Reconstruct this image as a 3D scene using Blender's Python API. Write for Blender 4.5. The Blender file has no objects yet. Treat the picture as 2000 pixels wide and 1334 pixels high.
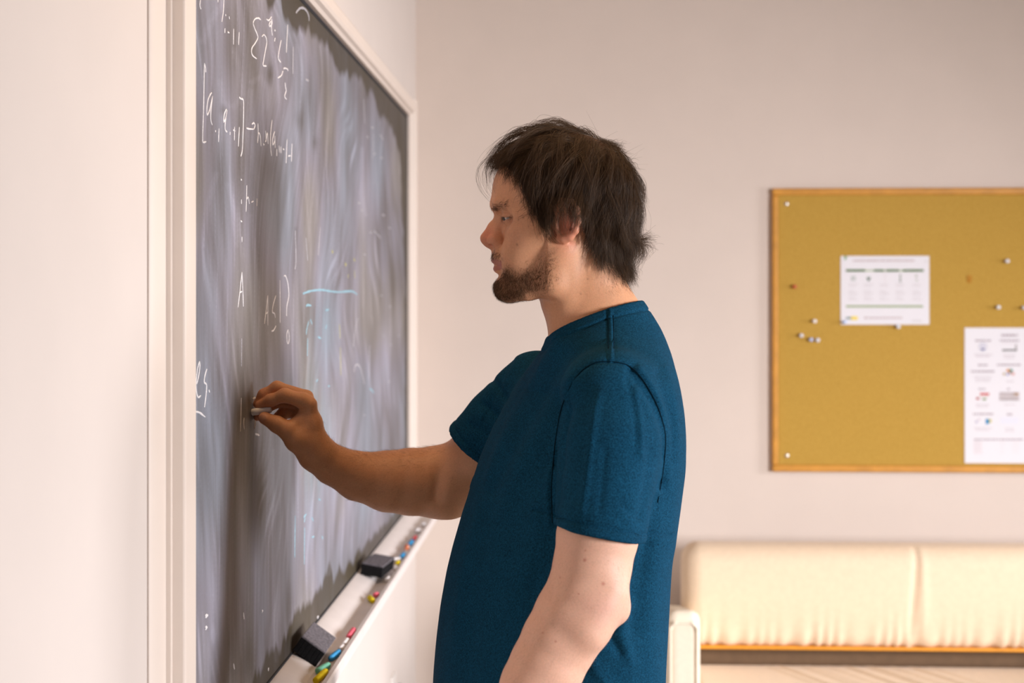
import bpy, bmesh, math, random
import numpy as np
import openvdb
from mathutils import Vector, Matrix

random.seed(7)
RNG = np.random.default_rng(11)
SC = bpy.context.scene
COL = SC.collection

# ------------------------------------------------------------------ camera, world, lights, exposure
F = 2778.0                      # focal length in pixels of the 2000 px wide frame
EYE = 1.55
YAW = math.atan(120.0 / F)
cam_d = bpy.data.cameras.new('camera')
cam = bpy.data.objects.new('camera', cam_d)
COL.objects.link(cam)
cam.location = (0, 0, EYE)
cam.rotation_euler = (math.pi / 2, 0, YAW)
cam_d.sensor_width = 36.0
cam_d.lens = 36.0 * F / 2000.0
cam_d.shift_y = -80.0 / 2000.0
cam_d.clip_start = 0.05
cam_d.dof.use_dof = True
cam_d.dof.focus_distance = 2.12
cam_d.dof.aperture_fstop = 4.0
SC.camera = cam

world = bpy.data.worlds.new('room_ambient')
SC.world = world
world.use_nodes = True
bg = world.node_tree.nodes['Background']
bg.inputs[0].default_value = (1.0, 0.80, 0.62, 1)
bg.inputs[1].default_value = 0.30


def area(name, loc, target, sx, sy, power, color, spread=180):
    d = bpy.data.lights.new(name, 'AREA')
    d.shape = 'RECTANGLE'
    d.size, d.size_y = sx, sy
    d.energy = power
    d.color = color
    d.spread = math.radians(spread)
    o = bpy.data.objects.new(name, d)
    COL.objects.link(o)
    o.location = loc
    dirv = (Vector(target) - Vector(loc)).normalized()
    o.rotation_euler = dirv.to_track_quat('-Z', 'Y').to_euler()
    return o


area('window_light', (3.43, 0.30, 1.55), (3.43 - 2.9, 0.30 + 2.8, -0.05), 0.5, 1.1, 86, (0.98, 0.965, 1.0), 108)
area('window_light', (3.43, 3.35, 1.45), (0.2, 3.1, 0.05), 0.8, 1.1, 26, (1.0, 0.965, 1.0), 115)
area('ceiling_lamp_light', (0.1, 2.15, 2.72), (0.1, 2.15, 0), 1.2, 0.6, 6.5, (1.0, 0.62, 0.31))

SC.view_settings.view_transform = 'Standard'
SC.view_settings.look = 'None'
SC.view_settings.exposure = 0.46
SC.view_settings.gamma = 1.0
SC.view_settings.use_curve_mapping = False

# ------------------------------------------------------------------ pixel <-> world
RV = np.array([math.cos(YAW), math.sin(YAW), 0.0])
FV = np.array([-math.sin(YAW), math.cos(YAW), 0.0])
CAM = np.array([0, 0, EYE])


def ray(px, py):
    return FV + (px - 1000.0) / F * RV + np.array([0, 0, (587.0 - py) / F])


def PY(px, py, Y):              # point of the pixel's ray at depth Y
    d = ray(px, py)
    return CAM + d * (Y / d[1])


def PX(px, py, X):              # ... on a plane X = const (left wall side)
    d = ray(px, py)
    return CAM + d * (X / d[0])


def PZ(px, py, Z):              # ... on a horizontal plane
    d = ray(px, py)
    return CAM + d * ((Z - EYE) / d[2])


def project(v):
    r = v - CAM
    w = r @ FV
    return np.stack([1000 + F * (r @ RV) / w, 587 - F * r[:, 2] / w], 1)


# ------------------------------------------------------------------ helpers
def tag(o, label=None, cat=None, group=None, kind=None):
    if label: o['label'] = label
    if cat: o['category'] = cat
    if group: o['group'] = group
    if kind: o['kind'] = kind
    return o


def empty(name, loc, label, cat, group=None):
    o = bpy.data.objects.new(name, None)
    o.empty_display_size = 0.05
    COL.objects.link(o)
    o.location = loc
    return tag(o, label, cat, group)


def link(name, me, mats, parent=None):
    o = bpy.data.objects.new(name, me)
    COL.objects.link(o)
    for m in (mats if isinstance(mats, (list, tuple)) else [mats]):
        me.materials.append(m)
    if parent is not None:
        off = Vector((0, 0, 0))
        p = parent
        while p is not None:
            off += Vector(p.location)
            p = p.parent
        me.transform(Matrix.Translation(-off))
        o.parent = parent
    return o


def mesh(name, verts, faces, mats, parent=None, smooth=False, mat_ids=None):
    me = bpy.data.meshes.new(name)
    me.from_pydata([tuple(map(float, v)) for v in verts], [], [tuple(map(int, f)) for f in faces])
    if smooth:
        me.polygons.foreach_set('use_smooth', [True] * len(me.polygons))
    if mat_ids is not None:
        me.polygons.foreach_set('material_index', mat_ids)
    me.update()
    return link(name, me, mats, parent)


def bm_obj(name, bm, mats, parent=None, smooth=False):
    me = bpy.data.meshes.new(name)
    bmesh.ops.recalc_face_normals(bm, faces=bm.faces)
    bm.to_mesh(me)
    bm.free()
    if smooth:
        me.polygons.foreach_set('use_smooth', [True] * len(me.polygons))
    return link(name, me, mats, parent)


def add_box(bm, lo, hi, bevel=0.0, seg=2, mtx=None):
    lo, hi = np.array(lo, float), np.array(hi, float)
    r = bmesh.ops.create_cube(bm, size=1.0)
    vs = r['verts']
    c, s = (lo + hi) / 2, hi - lo
    for v in vs:
        v.co = Vector((v.co.x * s[0] + c[0], v.co.y * s[1] + c[1], v.co.z * s[2] + c[2]))
    if bevel > 0:
        es = list({e for v in vs for e in v.link_edges})
        r2 = bmesh.ops.bevel(bm, geom=es, offset=bevel, segments=seg, affect='EDGES', profile=0.5)
        vs = list({v for f in r2['faces'] for v in f.verts} | {v for v in vs if v.is_valid})
    if mtx is not None:
        bmesh.ops.transform(bm, matrix=mtx, verts=[v for v in vs if v.is_valid])
    return vs


def box_obj(name, lo, hi, mat, parent=None, bevel=0.0, seg=2, mtx=None):
    bm = bmesh.new()
    add_box(bm, lo, hi, bevel, seg, mtx)
    return bm_obj(name, bm, mat, parent)


def frame_from(d):
    d = np.array(d, float); d /= np.linalg.norm(d)
    u = np.cross(d, [0, 0, 1.0])
    if np.linalg.norm(u) < 1e-4: u = np.array([1.0, 0, 0])
    u /= np.linalg.norm(u)
    return d, u, np.cross(d, u)


def lathe(name, a, b, prof, mat, parent=None, seg=16, jitter=0.0, mats_ids=None):
    """prof: (t along a->b in metres, radius)"""
    a, b = np.array(a, float), np.array(b, float)
    d, u, w = frame_from(b - a)
    vs, fs = [], []
    for t, r in prof:
        for k in range(seg):
            an = 2 * math.pi * k / seg
            rr = r * (1 + jitter * random.uniform(-1, 1))
            vs.append(a + d * t + (u * math.cos(an) + w * math.sin(an)) * rr)
    n = len(prof)
    for i in range(n - 1):
        for k in range(seg):
            k2 = (k + 1) % seg
            fs.append((i * seg + k, i * seg + k2, (i + 1) * seg + k2, (i + 1) * seg + k))
    fs.append(tuple(range(seg))[::-1])
    fs.append(tuple((n - 1) * seg + k for k in range(seg)))
    return mesh(name, vs, fs, mat, parent, smooth=True)


def extrude_profile(name, prof, y0, y1, axis, mat, parent=None, smooth=False):
    """closed 2D profile swept along 'y' (profile in x,z) or 'z' (profile in x,y) or 'x' (profile in y,z)"""
    n = len(prof)
    vs = []
    for t in (y0, y1):
        for (p, q) in prof:
            vs.append({'y': (p, t, q), 'z': (p, q, t), 'x': (t, p, q)}[axis])
    fs = [(i, (i + 1) % n, n + (i + 1) % n, n + i) for i in range(n)]
    fs += [tuple(range(n))[::-1], tuple(range(n, 2 * n))]
    bm = bmesh.new()
    bv = [bm.verts.new(v) for v in vs]
    for f in fs: bm.faces.new([bv[i] for i in f])
    o = bm_obj(name, bm, mat, parent, smooth)
    if smooth:
        mod = o.modifiers.new('es', 'EDGE_SPLIT'); mod.split_angle = math.radians(35)
    return o


# ------------------------------------------------------------------ materials
def new_mat(name):
    m = bpy.data.materials.new(name)
    m.use_nodes = True
    nt = m.node_tree
    return m, nt, nt.nodes['Principled BSDF']


def mat_plain(name, col, rough=0.6, metal=0.0, noise=0.0, scale=40, bump=0.0, bscale=200, spec=0.3, sheen=0.0):
    m, nt, b = new_mat(name)
    b.inputs['Base Color'].default_value = (*col, 1)
    b.inputs['Roughness'].default_value = rough
    b.inputs['Metallic'].default_value = metal
    b.inputs['Specular IOR Level'].default_value = spec
    if sheen: b.inputs['Sheen Weight'].default_value = sheen
    tc = nt.nodes.new('ShaderNodeTexCoord')
    if noise:
        n = nt.nodes.new('ShaderNodeTexNoise')
        n.inputs['Scale'].default_value = scale
        n.inputs['Detail'].default_value = 5
        nt.links.new(tc.outputs['Object'], n.inputs['Vector'])
        r = nt.nodes.new('ShaderNodeValToRGB')
        r.color_ramp.elements[0].position = 0.25
        r.color_ramp.elements[1].position = 0.75
        r.color_ramp.elements[0].color = (*[c * (1 - noise) for c in col], 1)
        r.color_ramp.elements[1].color = (*[min(1, c * (1 + noise)) for c in col], 1)
        nt.links.new(n.outputs['Fac'], r.inputs['Fac'])
        nt.links.new(r.outputs['Color'], b.inputs['Base Color'])
    if bump:
        n2 = nt.nodes.new('ShaderNodeTexNoise')
        n2.inputs['Scale'].default_value = bscale
        n2.inputs['Detail'].default_value = 4
        nt.links.new(tc.outputs['Object'], n2.inputs['Vector'])
        bp = nt.nodes.new('ShaderNodeBump')
        bp.inputs['Strength'].default_value = bump
        bp.inputs['Distance'].default_value = 0.002
        nt.links.new(n2.outputs['Fac'], bp.inputs['Height'])
        nt.links.new(bp.outputs['Normal'], b.inputs['Normal'])
    return m


M = {}
M['wall'] = mat_plain('wall_paint', (0.68, 0.615, 0.57), 0.75, noise=0.02, scale=6, bump=0.06, bscale=350)
M['wall_warm_lit'] = mat_plain('wall_paint_warm_lit', (0.655, 0.565, 0.50), 0.75, noise=0.02, scale=6, bump=0.06, bscale=350)  # wall paint with the back wall's warm, dimmer light tanned into its colour
M['wall_dark'] = mat_plain('dark_unseen_wall', (0.13, 0.085, 0.055), 0.7, noise=0.1, scale=5)  # for the unseen walls, kept dark to cut the bounced fill
M['trim'] = mat_plain('trim_paint', (0.76, 0.665, 0.59), 0.45, noise=0.02, scale=12, bump=0.03, bscale=120)
M['tray'] = mat_plain('tray_paint', (0.73, 0.68, 0.66), 0.4, noise=0.05, scale=18, bump=0.03, bscale=90)
M['ceiling'] = mat_plain('ceiling_paint', (0.42, 0.34, 0.26), 0.9, bump=0.05)
M['floor'] = mat_plain('floor_carpet', (0.17, 0.13, 0.10), 0.95, noise=0.2, scale=300, bump=0.4, bscale=500)
M['gap'] = mat_plain('joint_shade', (0.025, 0.025, 0.03), 0.7)  # near-black colour painting shade into the joint round the slate
M['caulk_shade'] = mat_plain('caulk_shadow_line', (0.22, 0.14, 0.10), 0.8)  # dark strip painting the shadow line between moulding and wall
M['wood'] = mat_plain('honey_wood', (0.56, 0.26, 0.04), 0.45, noise=0.15, scale=25)
M['sofa_fabric'] = mat_plain('cream_upholstery', (0.76, 0.60, 0.43), 0.85, noise=0.04, scale=60, bump=0.15, bscale=700, sheen=0.15)
M['arm_fabric'] = mat_plain('pale_upholstery', (0.80, 0.71, 0.57), 0.8, noise=0.04, scale=60, bump=0.15, bscale=700)
M['sofa_wood'] = mat_plain('orange_wood_rail', (0.72, 0.30, 0.03), 0.4, noise=0.1, scale=30)
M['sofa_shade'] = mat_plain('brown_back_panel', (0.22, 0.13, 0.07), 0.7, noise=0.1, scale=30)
M['paper'] = mat_plain('white_paper', (0.74, 0.73, 0.77), 0.7)
M['steel'] = mat_plain('screw_steel', (0.7, 0.66, 0.6), 0.35, metal=0.9)
M['felt'] = mat_plain('eraser_felt', (0.010, 0.010, 0.011), 0.95, noise=0.4, scale=300, bump=0.6, bscale=900, spec=0.1)
M['felt_top'] = mat_plain('chalky_felt', (0.13, 0.12, 0.135), 0.95, noise=0.55, scale=220, bump=0.5, bscale=800)
M['denim'] = mat_plain('dark_denim', (0.03, 0.04, 0.07), 0.85, noise=0.25, scale=250, bump=0.3, bscale=900)
M['shoe'] = mat_plain('black_leather', (0.02, 0.018, 0.016), 0.4, bump=0.1)
M['sole'] = mat_plain('rubber_sole', (0.5, 0.48, 0.44), 0.7)
M['plug'] = mat_plain('grey_plug', (0.10, 0.10, 0.11), 0.5)
M['orange'] = mat_plain('orange_plastic', (0.85, 0.22, 0.03), 0.4)
M['plate'] = mat_plain('outlet_plate', (0.80, 0.76, 0.72), 0.4)
CH = {}
for nm, c in dict(white=(0.86, 0.84, 0.85), yellow=(0.78, 0.62, 0.02), pink=(0.80, 0.16, 0.22), blue=(0.06, 0.33, 0.66),
                  green=(0.18, 0.50, 0.36), orange=(0.85, 0.28, 0.14), red=(0.70, 0.12, 0.14)).items():
    CH[nm] = mat_plain(nm + '_chalk', c, 0.9, noise=0.08, scale=250, bump=0.25, bscale=600, spec=0.15)


def mat_cork():
    m, nt, b = new_mat('cork')
    tc = nt.nodes.new('ShaderNodeTexCoord')
    n = nt.nodes.new('ShaderNodeTexNoise'); n.inputs['Scale'].default_value = 260; n.inputs['Detail'].default_value = 4
    nt.links.new(tc.outputs['Object'], n.inputs['Vector'])
    r = nt.nodes.new('ShaderNodeValToRGB')
    r.color_ramp.elements[0].position = 0.3; r.color_ramp.elements[1].position = 0.72
    r.color_ramp.elements[0].color = (0.37, 0.215, 0.036, 1)
    r.color_ramp.elements[1].color = (0.55, 0.345, 0.075, 1)
    nt.links.new(n.outputs['Fac'], r.inputs['Fac'])
    nt.links.new(r.outputs['Color'], b.inputs['Base Color'])
    b.inputs['Roughness'].default_value = 0.9
    b.inputs['Specular IOR Level'].default_value = 0.15
    bp = nt.nodes.new('ShaderNodeBump'); bp.inputs['Strength'].default_value = 0.3; bp.inputs['Distance'].default_value = 0.002
    nt.links.new(n.outputs['Fac'], bp.inputs['Height'])
    nt.links.new(bp.outputs['Normal'], b.inputs['Normal'])
    return m


M['cork'] = mat_cork()


def mat_attr(name, rough, sss=0.0, bump=0.1, bscale=900, spec=0.35, grain=0.0, gscale=500, sheen=0.0):
    m, nt, b = new_mat(name)
    at = nt.nodes.new('ShaderNodeAttribute'); at.attribute_name = 'Col'
    tc = nt.nodes.new('ShaderNodeTexCoord')
    n = nt.nodes.new('ShaderNodeTexNoise'); n.inputs['Scale'].default_value = bscale; n.inputs['Detail'].default_value = 4
    nt.links.new(tc.outputs['Object'], n.inputs['Vector'])
    src = at.outputs['Color']
    if grain:
        g = nt.nodes.new('ShaderNodeTexNoise'); g.inputs['Scale'].default_value = gscale; g.inputs['Detail'].default_value = 3
        nt.links.new(tc.outputs['Object'], g.inputs['Vector'])
        mr = nt.nodes.new('ShaderNodeMapRange')
        mr.inputs['From Min'].default_value = 0.3; mr.inputs['From Max'].default_value = 0.7
        mr.inputs['To Min'].default_value = 1 - grain; mr.inputs['To Max'].default_value = 1 + grain
        nt.links.new(g.outputs['Fac'], mr.inputs['Value'])
        vm = nt.nodes.new('ShaderNodeVectorMath'); vm.operation = 'SCALE'
        nt.links.new(src, vm.inputs[0]); nt.links.new(mr.outputs['Result'], vm.inputs['Scale'])
        src = vm.outputs['Vector']
    nt.links.new(src, b.inputs['Base Color'])
    b.inputs['Roughness'].default_value = rough
    b.inputs['Specular IOR Level'].default_value = spec
    if sheen:
        b.inputs['Sheen Weight'].default_value = sheen
    if sss:
        b.inputs['Subsurface Weight'].default_value = sss
        b.inputs['Subsurface Radius'].default_value = (1.0, 0.35, 0.2)
        b.inputs['Subsurface Scale'].default_value = 0.006
    bp = nt.nodes.new('ShaderNodeBump'); bp.inputs['Strength'].default_value = bump; bp.inputs['Distance'].default_value = 0.001
    nt.links.new(n.outputs['Fac'], bp.inputs['Height'])
    nt.links.new(bp.outputs['Normal'], b.inputs['Normal'])
    return m


M['skin'] = mat_attr('skin', 0.5, sss=0.25, bump=0.25, bscale=700, spec=0.35, grain=0.06, gscale=420)
M['shirt'] = mat_attr('heather_jersey', 0.9, bump=0.35, bscale=1100, spec=0.05, grain=0.50, gscale=540)
M['board'] = mat_attr('slate_board', 0.62, bump=0.06, bscale=500, spec=0.3, grain=0.06, gscale=900)


def mat_hair(name, col, rough=0.4):
    m, nt, b = new_mat(name)
    b.inputs['Base Color'].default_value = (*col, 1)
    b.inputs['Roughness'].default_value = rough
    b.inputs['Specular IOR Level'].default_value = 0.22
    hi = nt.nodes.new('ShaderNodeHairInfo')
    mr = nt.nodes.new('ShaderNodeMapRange')
    mr.inputs['To Min'].default_value = 0.55; mr.inputs['To Max'].default_value = 1.6
    nt.links.new(hi.outputs['Random'], mr.inputs['Value'])
    vm = nt.nodes.new('ShaderNodeVectorMath'); vm.operation = 'SCALE'
    vm.inputs[0].default_value = col
    nt.links.new(mr.outputs['Result'], vm.inputs['Scale'])
    nt.links.new(vm.outputs['Vector'], b.inputs['Base Color'])
    return m


M['hair'] = mat_hair('brown_hair', (0.052, 0.027, 0.012), 0.45)
M['beard'] = mat_hair('beard_hair', (0.095, 0.047, 0.020), 0.5)
M['arm_hair'] = mat_hair('arm_hair', (0.16, 0.08, 0.035), 0.5)
M['chalk_mark'] = mat_plain('chalk_mark', (0.74, 0.72, 0.73), 0.95, noise=0.25, scale=500)
M['chalk_faint'] = mat_plain('faint_chalk_mark', (0.42, 0.41, 0.44), 0.95, noise=0.3, scale=400)
M['chalk_blue'] = mat_plain('blue_chalk_mark', (0.28, 0.47, 0.56), 0.95, noise=0.25, scale=400)
M['chalk_olive'] = mat_plain('yellow_chalk_mark', (0.40, 0.38, 0.20), 0.95, noise=0.25, scale=400)

# ------------------------------------------------------------------ setting
XW = -0.515
YB = float(PX(812, 1100, XW)[1])           # back wall
ZC = 2.75


def structure(name, lo, hi, mat, bevel=0):
    return tag(box_obj(name, lo, hi, mat, bevel=bevel), kind='structure')


structure('wall_left', (XW - 0.12, -1.2, 0), (XW, YB, ZC), M['wall'])
structure('wall_back', (XW - 0.12, YB, 0), (3.6, YB + 0.12, ZC), M['wall_warm_lit'])
structure('floor', (XW - 0.12, -1.2, -0.1), (3.6, YB + 0.12, 0), M['floor'])
structure('ceiling', (XW - 0.12, -1.2, ZC), (3.6, YB + 0.12, ZC + 0.1), M['ceiling'])
# the wall behind the camera and the window wall on the right (with its opening)
structure('wall_front', (XW - 0.12, -1.32, 0), (3.6, -1.2, ZC), M['wall_dark'])
bm = bmesh.new()
WZ0, WZ1 = 0.80, 2.10
for lo, hi in (((3.4, -1.2, 0), (3.5, -0.10, ZC)), ((3.4, 0.70, 0), (3.5, 2.85, ZC)), ((3.4, 3.85, 0), (3.5, YB, ZC)), ((3.4, -.10, 0), (3.5, 0.70, WZ0)), ((3.4, -.10, WZ1), (3.5, 0.70, ZC)),
               ((3.4, 2.85, 0), (3.5, 3.85, WZ0)), ((3.4, 2.85, WZ1), (3.5, 3.85, ZC))):
    add_box(bm, lo, hi)
tag(bm_obj('wall_right', bm, M['wall_dark']), kind='structure')
structure('baseboard_back', (XW, YB - 0.014, 0), (3.6, YB, 0.10), M['trim'], 0.004)
structure('baseboard_left', (XW, 1.9, 0), (XW + 0.014, YB - 0.014, 0.10), M['trim'], 0.004)

# ------------------------------------------------------------------ chalkboard
PF = 0.030                                  # frame stands this proud of the board
yl_in = float(PX(384, 600, XW + PF)[1])
yl_out = float(PX(362, 600, XW + PF)[1])
y_bead0 = float(PX(288, 600, XW)[1])
yr_in = float(PX(793, 600, XW)[1])
yr_out = yr_in + 0.058
zt = float((PX(590, 0, XW)[2] + PX(793, 226, XW)[2]) / 2)
zb = float((PX(520, 1334, XW)[2] + PX(780, 1010, XW)[2]) / 2)
print('wall', YB, 'board', yl_out, yl_in, yr_in, 'z', zb, zt, 'bead', y_bead0)

board = empty('chalkboard', (XW, (yl_in + yr_in) / 2, zb), 'big dusty grey chalkboard in a white wooden frame on the left wall', 'chalkboard')


def vnoise(shape, cells, seed):
    r = np.random.default_rng(seed)
    g = r.random((cells[0] + 2, cells[1] + 2))
    u = np.linspace(0, cells[0], shape[0], endpoint=False); v = np.linspace(0, cells[1], shape[1], endpoint=False)
    iu, iv = u.astype(int), v.astype(int)
    fu, fv = u - iu, v - iv
    fu = (fu * fu * (3 - 2 * fu))[:, None]; fv = (fv * fv * (3 - 2 * fv))[None]
    a = g[np.ix_(iu, iv)]; b = g[np.ix_(iu + 1, iv)]; c = g[np.ix_(iu, iv + 1)]; d = g[np.ix_(iu + 1, iv + 1)]
    return (a * (1 - fu) + b * fu) * (1 - fv) + (c * (1 - fu) + d * fu) * fv


def build_board():
    NY, NZ = 560, 720
    # columns spaced more tightly near the camera's end
    t = np.linspace(0, 1, NY)
    ys = (yl_in - 0.02) + (yr_in - yl_in + 0.025) * (0.45 * t + 0.55 * t * t)
    zs = np.linspace(zb - 0.004, zt + 0.004, NZ)
    Yg, Zg = np.meshgrid(ys, zs, indexing='ij')
    un = (Yg - yl_in) / (yr_in - yl_in); vn = (Zg - zb) / (zt - zb)
    sh = (NY, NZ)
    # wiping direction: mostly up and down, looping arcs in the upper left part
    swirl = np.clip((vn - 0.42) / 0.35, 0, 1) * np.clip(1.15 - un * 1.5, 0.12, 1)
    ang = (vnoise(sh, (5, 5), 3) - 0.5) * 3.6 * swirl + (vnoise(sh, (9, 4), 4) - 0.5) * 0.55 + (vnoise(sh, (24, 9), 5) - 0.5) * 0.45
    # in index space
    dy = np.sin(ang); dz = np.cos(ang)
    sy = dy * (NY / (yr_in - yl_in)) / (NZ / (zt - zb)); sz = dz

    def lic(noise, L):
        nonlocal sy, sz
        acc = noise.copy(); cnt = 1.0
        for s in (1, -1):
            pi, pj = np.meshgrid(np.arange(NY, dtype=float), np.arange(NZ, dtype=float), indexing='ij')
            for k in range(L):
                ii = np.clip(pi.astype(int), 0, NY - 1); jj = np.clip(pj.astype(int), 0, NZ - 1)
                pi = np.clip(pi + s * 2.5 * sy[ii, jj], 0, NY - 1); pj = np.clip(pj + s * 2.5 * sz[ii, jj], 0, NZ - 1)
                w = 1.0 - k / L
                acc += w * noise[pi.astype(int), pj.astype(int)]; cnt += w
        acc /= cnt
        return (acc - acc.mean()) / acc.std()
    n1 = vnoise(sh, (300, 320), 21)
    n2 = vnoise(sh, (90, 60), 22)
    n3 = vnoise(sh, (34, 14), 23)
    L1, L2, L3 = lic(n1, 26), lic(n2, 30), lic(n3, 24)
    ang = ang + (vnoise(sh, (6, 7), 8) - 0.5) * 2.2 + (vnoise(sh, (15, 12), 9) - 0.5) * 0.9
    sy = np.sin(ang) * (NY / (yr_in - yl_in)) / (NZ / (zt - zb)); sz = np.cos(ang)
    L4, L5 = lic(vnoise(sh, (110, 110), 24), 24), lic(vnoise(sh, (40, 34), 25), 26)
    patch = vnoise(sh, (7, 5), 31) * 0.5 + vnoise(sh, (16, 12), 32) * 0.5
    D = 0.53 + 0.030 * L1 + 0.028 * L2 + 0.030 * L3 + 0.040 * L4 + 0.055 * L5 + 0.34 * (patch - 0.5)
    D += 0.15 * np.clip(L4 - 1.2, 0, 2) + 0.10 * np.clip(L1 - 1.5, 0, 2)
    # untouched slate near the edges: ragged fingers where the wiping stopped
    col = vnoise((NY, 1), (46, 1), 41)[:, :1]; col2 = vnoise((NY, 1), (17, 1), 42)[:, :1]
    mid = 0.25 + 0.75 * np.exp(-((un[:, :1] - 0.45) / 0.17) ** 2)
    low = 0.007 + 0.050 * col * mid + 0.045 * np.clip(col2 - 0.45, 0, 1) * mid + 0.014 * vnoise((NY, 1), (160, 1), 43)[:, :1]
    top = 0.990 - 0.045 * vnoise((NY, 1), (34, 1), 44)[:, :1] ** 1.5 - 0.018 * vnoise((NY, 1), (90, 1), 45)[:, :1] - 0.10 * np.clip((un[:, :1] - 0.80) / 0.20, 0, 1) ** 1.5
    edge = np.clip((vn - low) / 0.012, 0, 1) * np.clip((top - vn) / 0.014, 0, 1)
    rim = 0.988 - 0.06 * np.clip((vn - 0.55) * 2.2, 0, 1) - 0.012 * vnoise((1, NZ), (1, 40), 46)
    edge = edge * np.clip((rim - un) / 0.008, 0, 1)
    D = np.clip(D, 0.02, 1) * (0.12 + 0.88 * edge)
    pts = np.stack([np.full(Yg.size, XW), Yg.ravel(), Zg.ravel()], 1)
    pp = project(pts).reshape(NY, NZ, 2)

    def blob(x, y, sx, sy_, amt):
        nonlocal D
        D = D + amt * np.exp(-((pp[..., 0] - x) / sx) ** 2 - ((pp[..., 1] - y) / sy_) ** 2)
    for b in [(523, 145, 8, 22, -.35), (579, 235, 8, 20, -.28), (430, 215, 6, 10, -.22), (612, 280, 6, 14, -.2), (440, 330, 40, 50, -.10),
              (420, 470, 22, 90, -.12), (495, 640, 14, 120, -.05), (535, 320, 14, 40, -.12), (560, 1180, 8, 50, -.3), (690, 1110, 25, 30, -.12),
              (660, 1000, 60, 90, .12), (650, 850, 45, 100, .12), (740, 900, 40, 120, .10), (640, 560, 60, 120, .07), (700, 300, 50, 120, .08),
              (590, 130, 12, 50, .16), (700, 400, 8, 50, .14), (395, 1260, 8, 60, .10), (470, 1200, 12, 40, -.1), (560, 900, 12, 120, .1),
              (470, 180, 30, 40, .06), (625, 700, 25, 60, .06), (505, 1180, 12, 90, .10), (412, 1240, 6, 18, .30), (480, 1290, 14, 50, -.25)]:
        blob(*b)

    def wipe(path, w, amt):
        nonlocal D
        dist = np.full(sh, 1e9)
        for (a, b_) in zip(path[:-1], path[1:]):
            ax, ay = a; bx, by = b_
            tt = np.clip(((pp[..., 0] - ax) * (bx - ax) + (pp[..., 1] - ay) * (by - ay)) / ((bx - ax) ** 2 + (by - ay) ** 2), 0, 1)
            dist = np.minimum(dist, np.hypot(pp[..., 0] - ax - tt * (bx - ax), pp[..., 1] - ay - tt * (by - ay)))
        D = D + amt * np.clip(1 - dist / w, 0, 1) ** 0.6 * (0.75 + 0.25 * L1)
    wipe([(392, 80), (408, 40), (430, 5)], 9, .13)
    wipe([(425, 160), (432, 200), (452, 210), (468, 185), (462, 130), (452, 98)], 7, .12)
    wipe([(470, 260), (462, 420), (458, 480)], 5, .12)
    wipe([(484, 180), (480, 260), (497, 350)], 8, .08)
    wipe([(488, 160), (505, 150), (520, 175), (516, 210)], 7, .1)
    wipe([(575, 90), (573, 240), (578, 300), (574, 440)], 5, .16)
    wipe([(418, 340), (400, 400), (392, 480)], 7, .12)
    wipe([(440, 360), (462, 440), (470, 500)], 6, .11)
    wipe([(705, 290), (703, 380), (712, 420)], 5, .16)
    wipe([(486, 420), (500, 560), (505, 720)], 5, .10)
    wipe([(605, 760), (600, 980), (610, 1150)], 7, .12)
    wipe([(640, 800), (650, 950), (640, 1120)], 6, .10)
    wipe([(440, 900), (438, 1150), (446, 1300)], 4, .14)
    wipe([(530, 880), (528, 1100), (536, 1290)], 5, .12)
    D = np.clip(D, 0, 0.95)
    tint = 0.5 + 0.5 * (vnoise(sh, (12, 6), 51) - 0.5) + 0.02 * L3 + 0.02 * L5
    warm = np.array([0.365, 0.345, 0.35]); lilac = np.array([0.345, 0.338, 0.415]); bluish = np.array([0.315, 0.35, 0.43])
    tt = np.clip((tint - 0.3) / 0.4, 0, 1)[..., None]
    dusty = np.where(tt < 0.5, warm * (1 - 2 * tt) + lilac * 2 * tt, lilac * (2 - 2 * tt) + bluish * (2 * tt - 1))
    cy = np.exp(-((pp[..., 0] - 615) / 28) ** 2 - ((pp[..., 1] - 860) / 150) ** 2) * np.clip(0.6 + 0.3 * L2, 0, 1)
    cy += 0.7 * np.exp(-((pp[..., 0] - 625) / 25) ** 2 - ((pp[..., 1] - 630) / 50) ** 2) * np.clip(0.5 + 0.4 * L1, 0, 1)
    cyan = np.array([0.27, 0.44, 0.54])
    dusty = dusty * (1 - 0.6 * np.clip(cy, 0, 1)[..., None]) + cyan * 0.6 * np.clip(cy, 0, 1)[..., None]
    slate = np.array([0.052, 0.041, 0.024])
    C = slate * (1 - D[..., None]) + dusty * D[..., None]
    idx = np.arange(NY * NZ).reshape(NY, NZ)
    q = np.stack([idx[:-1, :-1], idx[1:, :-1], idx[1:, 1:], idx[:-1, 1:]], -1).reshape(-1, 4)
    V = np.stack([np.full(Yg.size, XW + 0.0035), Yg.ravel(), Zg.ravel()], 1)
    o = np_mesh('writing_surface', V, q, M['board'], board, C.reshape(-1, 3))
    return o


def np_mesh(name, V, Q, mat, parent=None, C=None, smooth=True):
    me = bpy.data.meshes.new(name)
    me.vertices.add(len(V)); me.vertices.foreach_set('co', np.ascontiguousarray(V, np.float32).ravel())
    nq = len(Q); k = Q.shape[1]
    me.loops.add(nq * k); me.loops.foreach_set('vertex_index', np.ascontiguousarray(Q, np.int32).ravel())
    me.polygons.add(nq); me.polygons.foreach_set('loop_start', np.arange(0, nq * k, k, dtype=np.int32))
    me.polygons.foreach_set('use_smooth', np.full(nq, smooth))
    me.update(calc_edges=True)
    if C is not None:
        at = me.attributes.new('Col', 'FLOAT_COLOR', 'POINT')
        at.data.foreach_set('color', np.concatenate([C, np.ones((len(C), 1))], 1).astype(np.float32).ravel())
    me.validate()
    return link(name, me, mat, parent)


build_board()
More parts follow.
